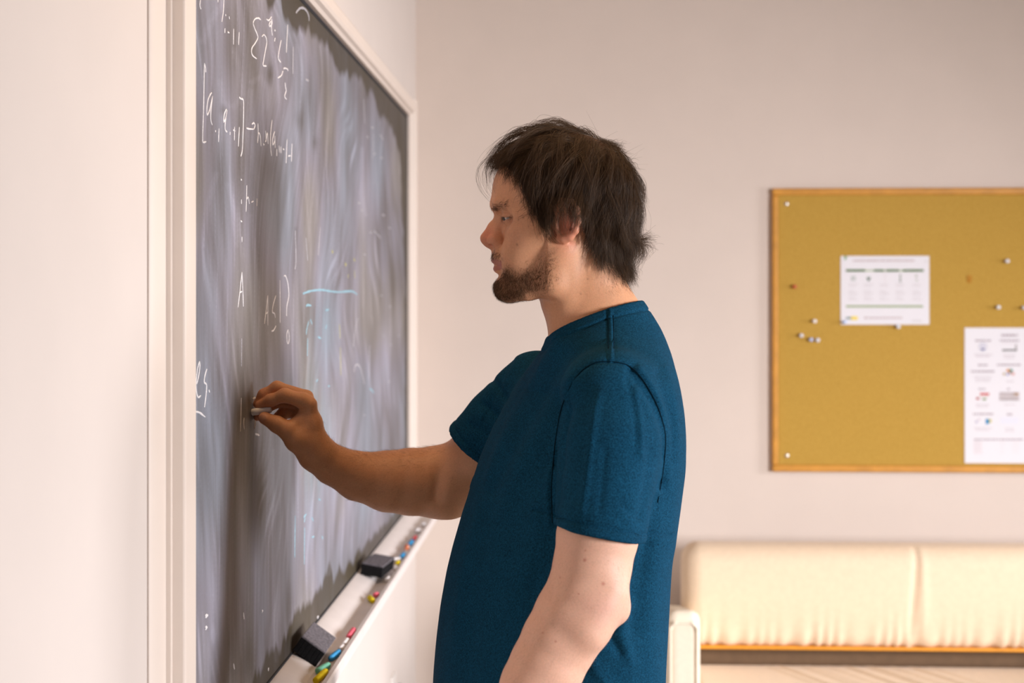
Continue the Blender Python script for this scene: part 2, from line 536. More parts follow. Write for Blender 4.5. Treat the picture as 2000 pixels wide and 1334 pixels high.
# frame rails (each a plank with eased edges), side stiles, dark strips painting the shadow line where slate and frame join
box_obj('frame_stile', (XW + 0.0005, yl_out, zb - 0.02), (XW + PF, yl_in, zt + 0.05), M['trim'], board, 0.003)
box_obj('frame_backing', (XW + 0.0005, yl_out - 0.006, zb - 0.02), (XW + 0.014, yl_out - 0.0002, zt + 0.05), M['trim'], board, 0.001)
rp = [(XW + 0.0005, yr_in), (XW + 0.013, yr_in), (XW + 0.018, yr_in + 0.006), (XW + 0.026, yr_in + 0.009), (XW + PF, yr_in + 0.016), (XW + PF, yr_out - 0.01), (XW + 0.024, yr_out), (XW + 0.0005, yr_out)]
extrude_profile('frame_stile', rp, zb - 0.02, zt + 0.05, 'z', M['trim'], board)
tp = [(XW + 0.0005, zt), (XW + 0.013, zt), (XW + 0.018, zt + 0.006), (XW + 0.026, zt + 0.009), (XW + PF, zt + 0.016), (XW + PF, zt + 0.036), (XW + 0.024, zt + 0.045), (XW + 0.012, zt + 0.05), (XW + 0.0005, zt + 0.05)]
extrude_profile('frame_rail', tp, yl_in + 0.0005, yr_in - 0.0005, 'y', M['trim'], board)
box_obj('joint_shade_strip', (XW + 0.0008, yl_in, zt - 0.008), (XW + 0.0048, yr_in, zt - 0.0002), M['gap'], board)
box_obj('joint_shade_strip', (XW + 0.0008, yr_in - 0.012, zb), (XW + 0.0048, yr_in - 0.0002, zt - 0.008), M['gap'], board)
box_obj('joint_shade_strip', (XW + 0.0008, yl_in, zb - 0.0002), (XW + 0.0056, yr_in, zb + 0.004), M['gap'], board)
# chalk tray: a cove falling from the slate into a trough with a raised front lip
HT = 0.0230
tray_prof = [(0.0006, 0.0)]
for k in range(9):
    a = k / 8 * math.pi / 2
    tray_prof.append((0.007 + 0.043 * math.sin(a) ** 1.0 * (0.35 + 0.65 * k / 8), -HT * (1 - math.cos(a)) - 0.001 - 0.006 * k / 8 + 0.006 * (k / 8) ** 2))
tray_prof += [(0.078, -HT - 0.001), (0.0815, -HT + 0.001), (0.083, -0.016), (0.0845, -0.0135), (0.092, -0.0135), (0.0955, -0.017), (0.0955, -0.033), (0.092, -0.037), (0.06, -0.040), (0.02, -0.055), (0.0006, -0.06)]
ztray = zb
extrude_profile('chalk_tray', [(XW + p, ztray + q) for p, q in tray_prof], yl_out + 0.02, yr_out, 'y', M['tray'], board, smooth=True)
ZTR = ztray - HT - 0.001

# painted moulding (casing bead) that runs floor to ceiling on the camera side of the board
bp_ = [(XW - 0.001, y_bead0 + 0.0015)]
for k in range(9):
    a = k / 8 * math.pi / 2
    bp_.append((XW + 0.0075 * math.sin(a), y_bead0 + 0.0015 + 0.030 * (1 - math.cos(a))))
bp_ += [(XW + 0.0075, yl_out - 0.0065), (XW - 0.001, yl_out - 0.0065)]
tag(extrude_profile('trim_1', bp_, 0, ZC, 'z', M['trim'], smooth=True), kind='structure')
structure('trim_2', (XW - 0.001, y_bead0 - 0.0008, 0), (XW + 0.0006, y_bead0 + 0.0010, ZC), M['caulk_shade'])

# ------------------------------------------------------------------ chalk writing: ribbons of chalk on the slate
c4 = lambda p: (280 + p[0] / 2.9, p[1] / 2.9)
c5 = lambda p: (360 + p[0] / 2.9, 440 + p[1] / 2.9)


def smooth_path(pts, n=5):
    pts = [np.array(p, float) for p in pts]
    if len(pts) < 3: return pts
    P = [2 * pts[0] - pts[1]] + pts + [2 * pts[-1] - pts[-2]]
    out = []
    for i in range(1, len(P) - 2):
        for k in range(n):
            t = k / n
            out.append(0.5 * (2 * P[i] + (P[i + 1] - P[i - 1]) * t + (2 * P[i - 1] - 5 * P[i] + 4 * P[i + 1] - P[i + 2]) * t * t + (3 * P[i] - P[i - 1] - 3 * P[i + 1] + P[i + 2]) * t ** 3))
    out.append(pts[-1])
    return out


def writing(strokes, conv, mat, width=0.0042, jit=0.25, name='chalk_stroke', height=0.0006):
    xx = XW + 0.0035 + height
    for st in strokes:
        vs, fs = [], []
        P = [PX(*conv(p), xx) for p in st]
        P = smooth_path(P, 5)
        if len(P) == 2: P = [P[0] * (1 - t) + P[1] * t for t in np.linspace(0, 1, 6)]
        P = np.array(P)[:, 1:]
        T = np.gradient(P, axis=0)
        T /= np.maximum(np.linalg.norm(T, axis=1)[:, None], 1e-9)
        N = np.stack([-T[:, 1], T[:, 0]], 1)
        for i in range(len(P)):
            e = 0.55 + 0.45 * min(1, min(i, len(P) - 1 - i) / 1.5)
            w = width * 0.5 * e * (1 + jit * random.uniform(-1, 1))
            for sgn, hx_ in ((-1, -0.0007), (-0.5, 0), (0.5, 0), (1, -0.0007)):
                q = P[i] + N[i] * w * sgn
                vs.append((xx + hx_, q[0], q[1]))
        for i in range(len(P) - 1):
            for k in range(3):
                a = i * 4 + k
                fs.append((a, a + 1, a + 5, a + 4))
        mesh(name, vs, fs, mat, board)


def dot(x, y, r=5):
    return [(x - r, y - r * .4), (x, y), (x + r, y + r * .6)]


writing([[(325, 0), (322, 30), (328, 52)], [(425, -4), (424, 14)], [(458, -4), (455, 60), (446, 125)], [(468, 80), (468, 92)], [(487, 92), (490, 108)],
         [(464, 160), (463, 188)], dot(483, 183), [(513, 163), (512, 252)], [(544, 182), (541, 255)]], c4, M['chalk_mark'], 0.0028)
writing([[(666, 112), (655, 103), (635, 108), (624, 130), (632, 160), (645, 190), (650, 215), (635, 245), (618, 270), (614, 295), (622, 315), (643, 333)],
         [(672, 210), (685, 197), (697, 215), (700, 245), (692, 290), (684, 335), (680, 370), (698, 374)],
         [(698, 107), (712, 116), (727, 96)], [(722, 120), (714, 140), (718, 150), (730, 135), (728, 110), (727, 160), (732, 200)], dot(746, 172, 3),
         [(748, 215), (744, 235)], [(782, 228), (770, 290), (766, 330), (780, 353)], [(819, 140), (815, 220), (811, 298)],
         [(795, 392), (803, 386), (818, 392), (820, 402)], [(792, 402), (783, 428), (762, 443)], [(804, 468), (806, 490), (810, 515), (802, 545), (812, 563)]], c4, M['chalk_mark'], 0.0030)
writing([[(348, 360), (354, 385), (355, 410)], [(347, 358), (343, 600), (338, 770), (340, 805), (357, 803)],
         [(388, 525), (370, 560), (362, 610), (364, 650), (378, 620), (394, 545)], [(394, 545), (385, 620), (384, 680), (392, 708)],
         [(411, 738), (410, 750)], [(430, 728), (427, 805)], [(472, 618), (460, 650), (457, 690), (468, 670), (476, 625)], [(474, 640), (465, 700), (466, 735), (476, 747)],
         [(493, 748), (492, 765)], [(508, 735), (522, 742)], [(518, 718), (517, 795)], [(545, 720), (540, 830)],
         [(543, 550), (555, 560), (568, 570), (569, 650), (566, 760), (562, 850), (553, 888)]], c4, M['chalk_mark'], 0.0030)
writing([[(584, 725), (600, 730), (625, 732)], [(615, 705), (628, 697), (634, 712), (626, 735)], [(650, 700), (652, 760), (648, 810)], [(650, 760), (658, 755), (664, 775), (668, 828)],
         dot(683, 818, 3), [(693, 740), (697, 790), (692, 805)], [(697, 790), (704, 755), (708, 815)], [(730, 680), (722, 760), (722, 830), (727, 882)],
         [(745, 745), (733, 790), (735, 820), (745, 800), (746, 770)], [(746, 770), (748, 838)], [(757, 845), (757, 885)], [(770, 825), (772, 865)], [(780, 830), (781, 868)], dot(795, 845, 4),
         [(815, 790), (810, 925)], [(843, 815), (840, 915)], [(820, 885), (834, 882)]], c4, M['chalk_mark'], 0.0030)
writing([[(557, 1130), (557, 1155)], [(587, 1050), (586, 1120), (583, 1200)], [(587, 1130), (596, 1118), (602, 1155)], [(612, 1146), (625, 1140)], [(645, 1125), (644, 1168)], dot(556, 1018, 3), dot(556, 1253, 4)], c4, M['chalk_mark'], 0.0028)
writing([[(328, 265), (318, 360), (306, 465)], [(328, 265), (333, 370), (336, 460)], [(316, 382), (328, 375)], [(328, 65), (328, 95)]], c5, M['chalk_mark'], 0.0028)
writing([[(474, 398), (465, 480), (455, 558)], [(474, 398), (474, 480), (474, 568)], [(464, 502), (476, 490)], [(520, 398), (505, 450), (500, 490), (512, 500), (517, 523)],
         [(495, 600), (508, 595), (520, 570)], [(543, 310), (544, 430), (544, 553)], [(565, 290), (575, 287), (588, 330), (593, 400), (582, 460), (580, 515)],
         [(590, 592), (582, 615), (583, 655), (590, 670), (596, 640), (592, 600)]], c5, M['chalk_mark'], 0.0030)
writing([[(88, 770), (76, 820), (68, 900), (72, 950), (82, 975), (95, 965)], [(88, 770), (90, 800), (82, 860), (72, 900)], [(129, 815), (117, 860), (115, 890), (128, 905), (124, 970), (116, 1032)],
         [(140, 930), (145, 945)], [(62, 1055), (90, 1062), (120, 1086)]], c5, M['chalk_mark'], 0.0032)
writing([[(324, 978), (322, 1075), (319, 1168)], [(340, 1090), (338, 1125), (341, 1155)], [(390, 985), (400, 978), (408, 985), (413, 998)], [(402, 1182), (415, 1185), (426, 1190)], [(405, 1100), (400, 1150)]], c5, M['chalk_mark'], 0.0035)
writing([[(672, 388), (720, 372), (780, 366), (830, 374), (880, 378), (950, 374), (980, 392)], [(690, 460), (700, 452), (720, 455)], [(800, 482), (820, 478)], [(757, 632), (775, 640)],
         [(706, 545), (695, 590), (692, 620)], [(715, 530), (725, 560)], [(800, 590), (808, 565)], [(748, 888), (758, 873)], [(815, 910), (825, 912)], [(1050, 925), (1062, 932), (1075, 950)], [(700, 640), (698, 740)]], c5, M['chalk_blue'], 0.0046)
writing([[(1050, 40), (1075, 38), (1095, 50), (1112, 72)], dot(1023, 165, 5), [(985, 528), (970, 580), (958, 690)], [(962, 830), (970, 795), (985, 790), (1000, 810), (1010, 850), (1020, 900)],
         [(630, 30), (634, 200), (628, 250)], [(327, 640), (325, 800)], dot(1118, 398, 4), dot(1130, 625, 4), dot(1165, 460, 5), dot(1170, 676, 4), [(1052, 680), (1050, 860)], dot(1215, 624, 4), dot(1160, 884, 6),
         [(690, 70), (700, 200)], dot(1020, 1075, 3), [(772, 10), (760, 170)]], c5, M['chalk_faint'], 0.0045)
writing([[(865, 75), (885, 50), (905, 45), (925, 60), (938, 90), (940, 120)], [(920, 450), (938, 458)], [(1250, 560), (1255, 700)], [(1305, 760), (1300, 900)], dot(1350, 893, 6), dot(1310, 870, 5), [(1215, 1150), (1230, 1150)],
         [(1283, 1322), (1310, 1312), (1330, 1328)], [(1340, 760), (1360, 790)], dot(1298, 722, 6), dot(1395, 1290, 6), dot(1240, 1190, 5), [(850, 265), (848, 420)], dot(1270, 775, 4), dot(1360, 1218, 7)], c4, M['chalk_faint'], 0.005)
writing([[(910, 220), (920, 224)], [(960, 190), (968, 200)], [(965, 255), (968, 300)], [(930, 280), (928, 300)], [(885, 690), (888, 850)], [(880, 560), (884, 640)], dot(840, 150, 4)], c5, M['chalk_olive'], 0.008)
c8 = lambda p: (380 + p[0] / 3.0738, 900 + p[1] / 3.0738)
writing([[(65, 935), (82, 928)], [(66, 1006), (78, 1000)], [(405, 906), (412, 900)], [(738, 945), (745, 935)], [(443, 1262), (447, 1245)], [(235, 1215), (242, 1250)], [(295, 910), (300, 950)]], c8, M['chalk_mark'], 0.006)
writing([[(655, 345), (672, 320)], [(665, 340), (660, 370)], [(705, 338), (715, 362)], [(705, 460), (720, 455)], [(765, 450), (772, 468)], [(745, 230), (757, 235)], [(606, 330), (603, 580)], [(662, 400), (660, 620)]], c8, M['chalk_blue'], 0.004)

# ------------------------------------------------------------------ chalk and erasers in the tray
def chalk(p0, p1, col, label, r=0.0055, lift=0.0):
    z = ZTR + r + lift
    a, b = PZ(*p0, z), PZ(*p1, z)
    for v in (a, b):
        v[0] = min(max(v[0], XW + 0.05), XW + 0.0815 - r)
    L = np.linalg.norm(b - a)
    if L < 0.014:
        d = (b - a) / max(L, 1e-6) if L > 1e-4 else np.array([0.3, 1, 0]) / 1.044
        m = (a + b) / 2; a, b = m - d * 0.008, m + d * 0.008; L = 0.016
    if L > 0.075:
        m = (a + b) / 2; d = (b - a) / L; a, b = m - d * 0.0375, m + d * 0.0375; L = 0.075
    e = r * 0.25
    o = lathe('chalk_stick', a, b, [(0, r * 0.72), (e, r * 0.96), (L * 0.35, r), (L * 0.65, r * 0.98), (L - e, r * 0.93), (L, r * 0.66)], CH[col], None, 14, 0.03)
    me = o.data
    c = Vector((a + b) / 2)
    me.transform(Matrix.Translation(-c)); o.location = c
    return tag(o, label, 'chalk', 'sticks of chalk in the tray')


chalk((638, 1311.5), (616.4, 1329.6), 'yellow', 'long yellow chalk stick in front of the near eraser, nearest in the tray', 0.0064)
chalk((641.5, 1299), (620, 1311), 'green', 'pale green chalk stick beside the near eraser', 0.0062)
chalk((664.6, 1273.3), (645.6, 1286.4), 'blue', 'bright blue chalk stick between the green and the white chalk', 0.0060)
chalk((669.5, 1262.3), (664.8, 1268.3), 'white', 'stubby white chalk piece touching the near blue chalk', 0.0055)
chalk((680, 1250), (673.7, 1259.3), 'white', 'white chalk piece just below the near pink chalk', 0.0058)
chalk((693.8, 1230), (684, 1244), 'pink', 'pink chalk stick above a row of white and blue chalk', 0.0062)
chalk((721.5, 1167), (730.8, 1174), 'yellow', 'small yellow chalk stub lying alone with a pink stub', 0.0060)
chalk((732, 1163), (742.8, 1160.5), 'pink', 'pink chalk stub beside the small yellow stub', 0.0060)
chalk((757, 1133), (765, 1128), 'white', 'white chalk stub at the near corner of the far eraser', 0.0058)
chalk((774, 1107), (777, 1112), 'white', 'small white stub wedged between far eraser and yellow chalk', 0.0052)
chalk((776.8, 1102), (787, 1098.5), 'yellow', 'yellow chalk stub at the far side of the far eraser', 0.0064)
chalk((765.4, 1093.7), (784, 1092.5), 'white', 'white chalk stick lying crosswise above the far eraser', 0.0060)
chalk((787, 1089), (796, 1083), 'blue', 'blue chalk stub beside the crosswise white chalk', 0.0066)
chalk((798, 1080), (800, 1077.5), 'white', 'tiny white stub between blue and orange chalk', 0.0050)
chalk((794.8, 1066.8), (799.6, 1074), 'orange', 'orange chalk stub halfway up the far row', 0.0064)
chalk((804, 1073), (806, 1069), 'white', 'round white stub touching the orange chalk', 0.0052)
chalk((804.3, 1064.4), (813.3, 1057.8), 'blue', 'farther blue chalk stub in the far row', 0.0070)
chalk((813, 1054), (817, 1049), 'red', 'reddish chalk stub at the end of the far blue chalk', 0.0060)
chalk((811.5, 1037.4), (823.5, 1036), 'white', 'blurred white chalk lying crosswise near the far end', 0.0065)
chalk((833, 1026), (838, 1023), 'white', 'farthest white chalk piece in the tray', 0.0065)


def eraser(name, c, ex, ey, ez, size, label):
    """c centre, axes as unit vectors, size along each; felt pad, layered strips and a backing"""
    c = np.array(c, float)
    R_ = np.array([ex, ey, ez])
    pts = np.array([[i, j, k] for i in np.linspace(-.5, .5, 9) for j in (-.5, .5) for k in np.linspace(-.5, .5, 7)]) * np.array(size) @ R_
    c[0] += max(0, (XW + 0.0062) - (c + pts)[:, 0].min())
    tp_ = np.array(tray_prof[:10] + [(0.078, -HT - 0.001), (0.0815, -HT + 0.001), (0.083, -0.016), (0.0845, -0.0135), (0.2, -0.0135)])
    zsurf = ztray + np.interp((c + pts)[:, 0] - XW, tp_[:, 0], tp_[:, 1])
    c[2] += (zsurf + 0.0006 - (c + pts)[:, 2]).max()       # rest it on the tray
    root = empty(name, c, label, 'eraser', 'chalkboard erasers in the tray')
    Mx = Matrix((ex, ey, ez)).transposed().to_4x4()
    Mx.translation = Vector(c)
    hx, hy, hz = [s / 2 for s in size]
    box_obj('felt_backing', (-hx, -hy, hz - 0.004), (hx, hy, hz), M['felt_top'], root, 0.0012, 2, Mx)
    n = 6
    for k in range(n):
        y0 = -hx + 2 * hx * k / n
        box_obj('felt_strip', (y0 + 0.0001, -hy + 0.0004, -hz), (y0 + 2 * hx / n - 0.0001, hy - 0.0004, hz - 0.004), M['felt'], root, 0.0008, 1, Mx)
    return root


A = PY(576, 1265, 2.555); B = PY(621.5, 1298, 2.555); C_ = PY(563, 1288, 2.555)
ex = (B - A); ex /= np.linalg.norm(ex)
ez = (A - C_); ez -= ex * (ez @ ex); ez /= np.linalg.norm(ez)
ey = np.cross(ez, ex)
w_ = float(np.linalg.norm(B - A)); hgt = 0.033; ln = 0.112
cen = (A + B) / 2 + ey * ln / 2 * (1 if ey[1] > 0 else -1) - ez * hgt / 2
print('near eraser', A, B, C_, w_)
eraser('chalkboard_eraser', cen + np.array([0.004, 0, 0.0015]), Vector(ex), Vector(ey), Vector(ez), (w_, ln, hgt), 'black felt eraser with a grey chalky top, nearest in the tray')
c2 = np.array([XW + 0.0475, 3.385, ZTR + 0.0205])
ya = math.radians(6); ti = math.radians(-9)
ex2 = Vector((math.cos(ya) * math.cos(ti), -math.sin(ya) * math.cos(ti), math.sin(ti)))
ey2 = Vector((math.sin(ya), math.cos(ya), 0))
ez2 = ex2.cross(ey2)
eraser('chalkboard_eraser', c2, ex2, ey2, ez2, (0.052, 0.120, 0.029), 'dark blue-grey eraser lying askew farther along the tray')

# plug and socket low on the wall under the tray
sp = PX(766, 1330, XW)
so = empty('wall_socket', (XW, sp[1], sp[2]), 'white wall socket with a dark plug and an orange tab, low under the tray', 'socket')
box_obj('cover_plate', (XW + 0.0002, sp[1] - 0.04, sp[2] - 0.10), (XW + 0.006, sp[1] + 0.04, sp[2] + 0.018), M['plate'], so, 0.002)
lathe('plug', (XW + 0.006, sp[1] + 0.004, sp[2] - 0.030), (XW + 0.03, sp[1] - 0.02, sp[2] + 0.0), [(0, 0.014), (0.018, 0.012), (0.032, 0.005), (0.04, 0.002)], M['plug'], so)
box_obj('orange_tab', (XW + 0.006, sp[1] - 0.002, sp[2] - 0.03), (XW + 0.03, sp[1] + 0.012, sp[2] - 0.014), M['orange'], so, 0.002)

# ------------------------------------------------------------------ corkboard and what is pinned to it
def W(px, py, off=0.0): return PY(px, py, YB - off)


cl, ct = W(1507, 369)[0], W(1507, 369)[2]
cb = W(1510, 920)[2]
cr = cl + 1.22
cork = empty('corkboard', ((cl + cr) / 2, YB, cb), 'tan cork pinboard in a honey-coloured wooden frame above the sofa', 'pinboard')
fw = 0.022
box_obj('cork_panel', (cl + fw - .002, YB - 0.012, cb + fw - .002), (cr - fw + .002, YB - 0.0005, ct - fw + .002), M['cork'], cork)
box_obj('frame_rail', (cl, YB - 0.022, ct - fw), (cr, YB - 0.0005, ct), M['wood'], cork, 0.005, 3)
box_obj('frame_rail', (cl, YB - 0.022, cb), (cr, YB - 0.0005, cb + fw), M['wood'], cork, 0.005, 3)
box_obj('frame_stile', (cl, YB - 0.0215, cb + fw), (cl + fw * .85, YB - 0.0005, ct - fw), M['wood'], cork, 0.005, 3)
box_obj('frame_stile', (cr - fw * .85, YB - 0.0215, cb + fw), (cr, YB - 0.0005, ct - fw), M['wood'], cork, 0.005, 3)
for px, py in ((1536, 398), (1537, 890)):
    p = W(px, py, 0.012)
    lathe('corner_screw', p, p + np.array([0, -1, 0]), [(0, 0.0075), (0.0015, 0.007), (0.003, 0.0045), (0.0034, 0.001)], M['steel'], cork)


def pin(px, py, col, label, off=0.012, r=0.0062):
    p = W(px, py, off)
    m = PINM.setdefault(col, mat_plain('pin_plastic_%d' % len(PINM), col, 0.3, spec=0.5))
    root = empty('push_pin', p, label, 'push pin', 'push pins on the corkboard')
    lathe('head', p + np.array([0, -0.002, 0]), p + np.array([0, -1, 0]), [(0, r * 0.85), (0.0015, r * 0.95), (0.003, r * 0.55), (0.010, r * 0.5), (0.012, r), (0.0145, r * 0.95), (0.0155, r * 0.5)], m, root)
    lathe('needle', p + np.array([0, 0.005, 0]), p + np.array([0, -1, 0]), [(0, 0.0002), (0.003, 0.0006), (0.0075, 0.0006)], M['steel'], root, 8)
    return root


PINM = {}
PALE = (0.70, 0.72, 0.80); LBLUE = (0.45, 0.55, 0.85); WHITE = (0.85, 0.83, 0.82)
pin(1590, 627, WHITE, 'white push pin, topmost of the four clustered left of the notice')
pin(1564, 655, PALE, 'pale push pin, leftmost of the four clustered left of the notice')
pin(1583, 663, LBLUE, 'blue push pin, middle of the low row in the cluster')
pin(1596, 664, (0.72, 0.76, 0.88), 'pale push pin, right end of the low row in the cluster')
pin(1551, 560, (0.50, 0.07, 0.03), 'dark red push pin near the left edge of the corkboard')
pin(1753, 638, (0.68, 0.74, 0.86), 'pale blue push pin at the bottom edge of the wide notice', 0.0128)
pin(1649, 629, (0.42, 0.58, 0.90), 'light blue push pin at the lower left corner of the wide notice', 0.0130, 0.005)
pin(1965, 510, PALE, 'pale push pin standing alone highest on the right')
pin(1948, 600, (0.74, 0.78, 0.86), 'pale push pin just above the tall notice')
pin(1998, 601, (0.71, 0.73, 0.84), 'pale push pin above the tall notice at the picture edge')
s0 = W(1893, 545, 0.012)
scr = mesh('paper_scrap', [(s0[0] + dx, s0[1] + dy, s0[2] + dz) for dx, dz, dy in ((-.008, -.011, -.0002), (.005, -.013, -.0022), (.009, .010, -.0004), (-.006, .012, -.003), (-.008, -.011, .0), (.005, -.013, -.0018), (.009, .010, -.0), (-.006, .012, -.0026))],
           [(0, 1, 2, 3), (7, 6, 5, 4), (0, 4, 5, 1), (1, 5, 6, 2), (2, 6, 7, 3), (3, 7, 4, 0)], mat_plain('amber_scrap', (0.42, 0.18, 0.012), 0.7))
tag(scr, 'small amber paper scrap stuck to the cork above the tall notice', 'scrap')

COLS = {}


def cmat(c):
    k = tuple(round(x, 3) for x in c)
    if k not in COLS: COLS[k] = mat_plain('print_ink_%d' % len(COLS), k, 0.7)
    return COLS[k]


def notice(x0, y0, x1, y1, label, prints, right=None):
    a, b = W(x0, y0, 0.0125), W(x1, y1, 0.0125)
    xr = right if right else b[0]
    root = empty('notice', ((a[0] + xr) / 2, YB - 0.0125, (a[2] + b[2]) / 2), label, 'notice', 'notices pinned to the corkboard')
    # sheet with a slight curl at its lower edge
    nx, nz = 12, 12
    vs, fs = [], []
    for layer in (0, 1):
        for j in range(nz + 1):
            for i in range(nx + 1):
                v = j / nz
                vs.append((a[0] + (xr - a[0]) * i / nx, a[1] - 0.0004 - (0.0 if layer else 0.0004) - 0.0016 * max(0, v - 0.8) ** 2 * 10, a[2] + (b[2] - a[2]) * v))
    n1 = (nx + 1) * (nz + 1)
    for j in range(nz):
        for i in range(nx):
            q = j * (nx + 1) + i
            fs.append((q, q + 1, q + nx + 2, q + nx + 1)); fs.append((n1 + q, n1 + q + nx + 1, n1 + q + nx + 2, n1 + q + 1))
    mesh('sheet', vs, fs, M['paper'], root, True)
    groups = {}
    for e in prints:
        key = 'text' if len(e) > 5 else len(groups)
        groups.setdefault(key, []).append(e)
    for key, es in groups.items():
        vs, fs, ids, mats = [], [], [], []
        for e in es:
            px0, py0, px1, py1, col = e[:5]
            p, q = W(px0, py0, 0.0137), W(px1, py1, 0.0137)
            v = min(1, max(0, (p[2] - a[2]) / (b[2] - a[2])))
            yy = p[1] - 0.0016 * max(0, v - 0.8) ** 2 * 10 - 0.0003
            m = cmat(col)
            if m not in mats: mats.append(m)
            b0 = len(vs)
            vs += [(p[0], yy, p[2]), (q[0], yy, p[2]), (q[0], yy, q[2]), (p[0], yy, q[2])]
            fs.append((b0 + 3, b0 + 2, b0 + 1, b0)); ids.append(mats.index(m))
        o = mesh('printed_text' if key == 'text' else 'printed_mark', vs, fs, mats, root, False, ids)
        if key == 'text': o['kind'] = 'stuff'
    return root


def words(x0, x1, y, h, col, seed, step=5):
    r = random.Random(seed)
    out = []
    x = x0
    while x < x1 - 2:
        w = min(r.uniform(2.5, 7), x1 - x)
        out.append((x, y, x + w, y + h, col, 1)); x += w + r.uniform(1.0, 1.8)
    return out


GR = (0.09, 0.27, 0.02); GR2 = (0.28, 0.37, 0.18); DK = (0.09, 0.16, 0.11); LT = (0.62, 0.56, 0.58); PK = (0.52, 0.42, 0.43)
q6 = lambda x, y: (1630 + x / 8.34, 490 + y / 8.34)
pr = []
for x0, x1 in ((185, 330), (332, 500), (640, 800), (842, 1050), (1110, 1320), (1322, 1450)):
    a_, b_ = q6(x0, 302), q6(x1, 338); pr.append((*a_, *b_, GR))
a_, b_ = q6(185, 312), q6(1450, 330); pr.append((*a_, *b_, (0.33, 0.45, 0.20)))
a_, b_ = q6(185, 888), q6(1440, 920); pr.append((*a_, *b_, GR2))
pr += words(*[q6(300, 0)[0], q6(1300, 0)[0]], q6(0, 145)[1], 3.2, PK, 1)
pr += words(*[q6(480, 0)[0], q6(1100, 0)[0]], q6(0, 1080)[1], 3.0, PK, 2)
pr += words(*[q6(1260, 0)[0], q6(1420, 0)[0]], q6(0, 1128)[1], 3.0, (0.6, 0.58, 0.58), 3)
for k, y in enumerate((540, 570, 650, 680, 710, 760, 790)):
    for j, x in enumerate((230, 480, 740, 1000, 1270)):
        pr += words(q6(x, 0)[0], q6(x + 150 - 20 * (k % 3), 0)[0], q6(0, y)[1], 1.0, (0.55, 0.50, 0.52), 10 + k * 7 + j)
for dx in range(3):
    for dy in range(3):
        a_, b_ = q6(268 + dx * 27, 410 + dy * 28), q6(288 + dx * 27, 430 + dy * 28); pr.append((*a_, *b_, (0.42, 0.47, 0.44)))
for (x0, y0, x1, y1) in ((525, 425, 548, 455), (562, 425, 585, 455), (535, 450, 575, 475), (545, 470, 565, 495)):
    pr.append((*q6(x0, y0), *q6(x1, y1), DK))
for y in range(360, 510, 22): pr.append((*q6(815, y), *q6(826, y + 12), (0.66, 0.60, 0.62)))
for y in range(380, 515, 28): pr.append((*q6(1060, y), *q6(1082, y + 20), (0.16, 0.21, 0.15)))
for (x0, y0, x1, y1) in ((1315, 392, 1350, 426), (1322, 462, 1352, 490)): pr.append((*q6(x0, y0), *q6(x1, y1), (0.40, 0.43, 0.36)))
for x in (188, 205, 222, 242, 258): pr.append((*q6(x, 1076), *q6(x + 11, 1112), (0.13, 0.24, 0.20)))
pr.append((*q6(272, 1066), *q6(376, 1124), (0.78, 0.60, 0.04)))
for x in (300, 325, 350): pr.append((*q6(x, 1080), *q6(x + 9, 1110), (0.88, 0.80, 0.45)))
for (x0, y0, x1, y1) in ((158, 84, 200, 108), (160, 104, 192, 132), (163, 130, 178, 150)): pr.append((*q6(x0, y0), *q6(x1, y1), (0.12, 0.33, 0.12)))
pr.append((*q6(1478, 155), *q6(1500, 185), (0.62, 0.60, 0.58)))
notice(1642, 500, 1815, 634, 'wide white notice with two green bars pinned near the middle of the corkboard', pr)

q7 = lambda x, y: (1870 + x / 4.6, 630 + y / 4.6)
pr = []
for y, x0, x1, h in ((105, 395, 540, 4), (155, 160, 300, 3), (155, 380, 560, 3), (285, 150, 320, 1.5), (300, 165, 300, 1.5), (290, 415, 520, 1.5), (312, 420, 510, 1.5), (375, 185, 270, 3), (373, 355, 580, 3),
                     (432, 120, 335, 3.2), (485, 145, 310, 1.3), (505, 160, 300, 1.3), (522, 165, 290, 1.3), (525, 440, 510, 1.5), (592, 190, 250, 2.5), (592, 445, 485, 2.5), (735, 165, 295, 1.3), (752, 170, 285, 1.3), (735, 420, 520, 1.3),
                     (815, 140, 320, 3), (818, 445, 495, 3), (945, 150, 310, 1.3), (962, 165, 300, 1.3), (950, 425, 520, 1.3), (970, 430, 510, 1.3), (1045, 150, 590, 2.6)):
    pr += words(q7(x0, 0)[0], q7(x1, 0)[0], q7(0, y)[1], h, (0.36, 0.30, 0.34) if h > 2 else (0.50, 0.44, 0.48), int(y * 3 + x0))
for y in range(1065, 1175, 13):
    pr += words(q7(150, 0)[0], q7(225, 0)[0], q7(0, y)[1], 1.6, (0.70, 0.62, 0.65), y)
    if y % 2: pr += words(q7(385, 0)[0], q7(430, 0)[0], q7(0, y)[1], 1.4, (0.74, 0.66, 0.69), y + 500)
    pr += words(q7(500, 0)[0], q7(560, 0)[0], q7(0, y)[1], 1.2, (0.76, 0.70, 0.72), y + 900)
for k in range(14):
    a = 2 * math.pi * k / 14
    x, y = 228 + 32 * math.cos(a), 218 + 32 * math.sin(a)
    pr.append((*q7(x - 5, y - 5), *q7(x + 5, y + 5), (0.45, 0.45, 0.58)))
pr += [(*q7(215, 232), *q7(243, 250), (0.13, 0.14, 0.34)), (*q7(216, 205), *q7(240, 222), (0.45, 0.45, 0.6))]
pr += [(*q7(402, 240), *q7(535, 256), (0.15, 0.15, 0.15)), (*q7(520, 195), *q7(532, 240), (0.32, 0.30, 0.30)), (*q7(410, 185), *q7(518, 190), (0.68, 0.62, 0.64))]
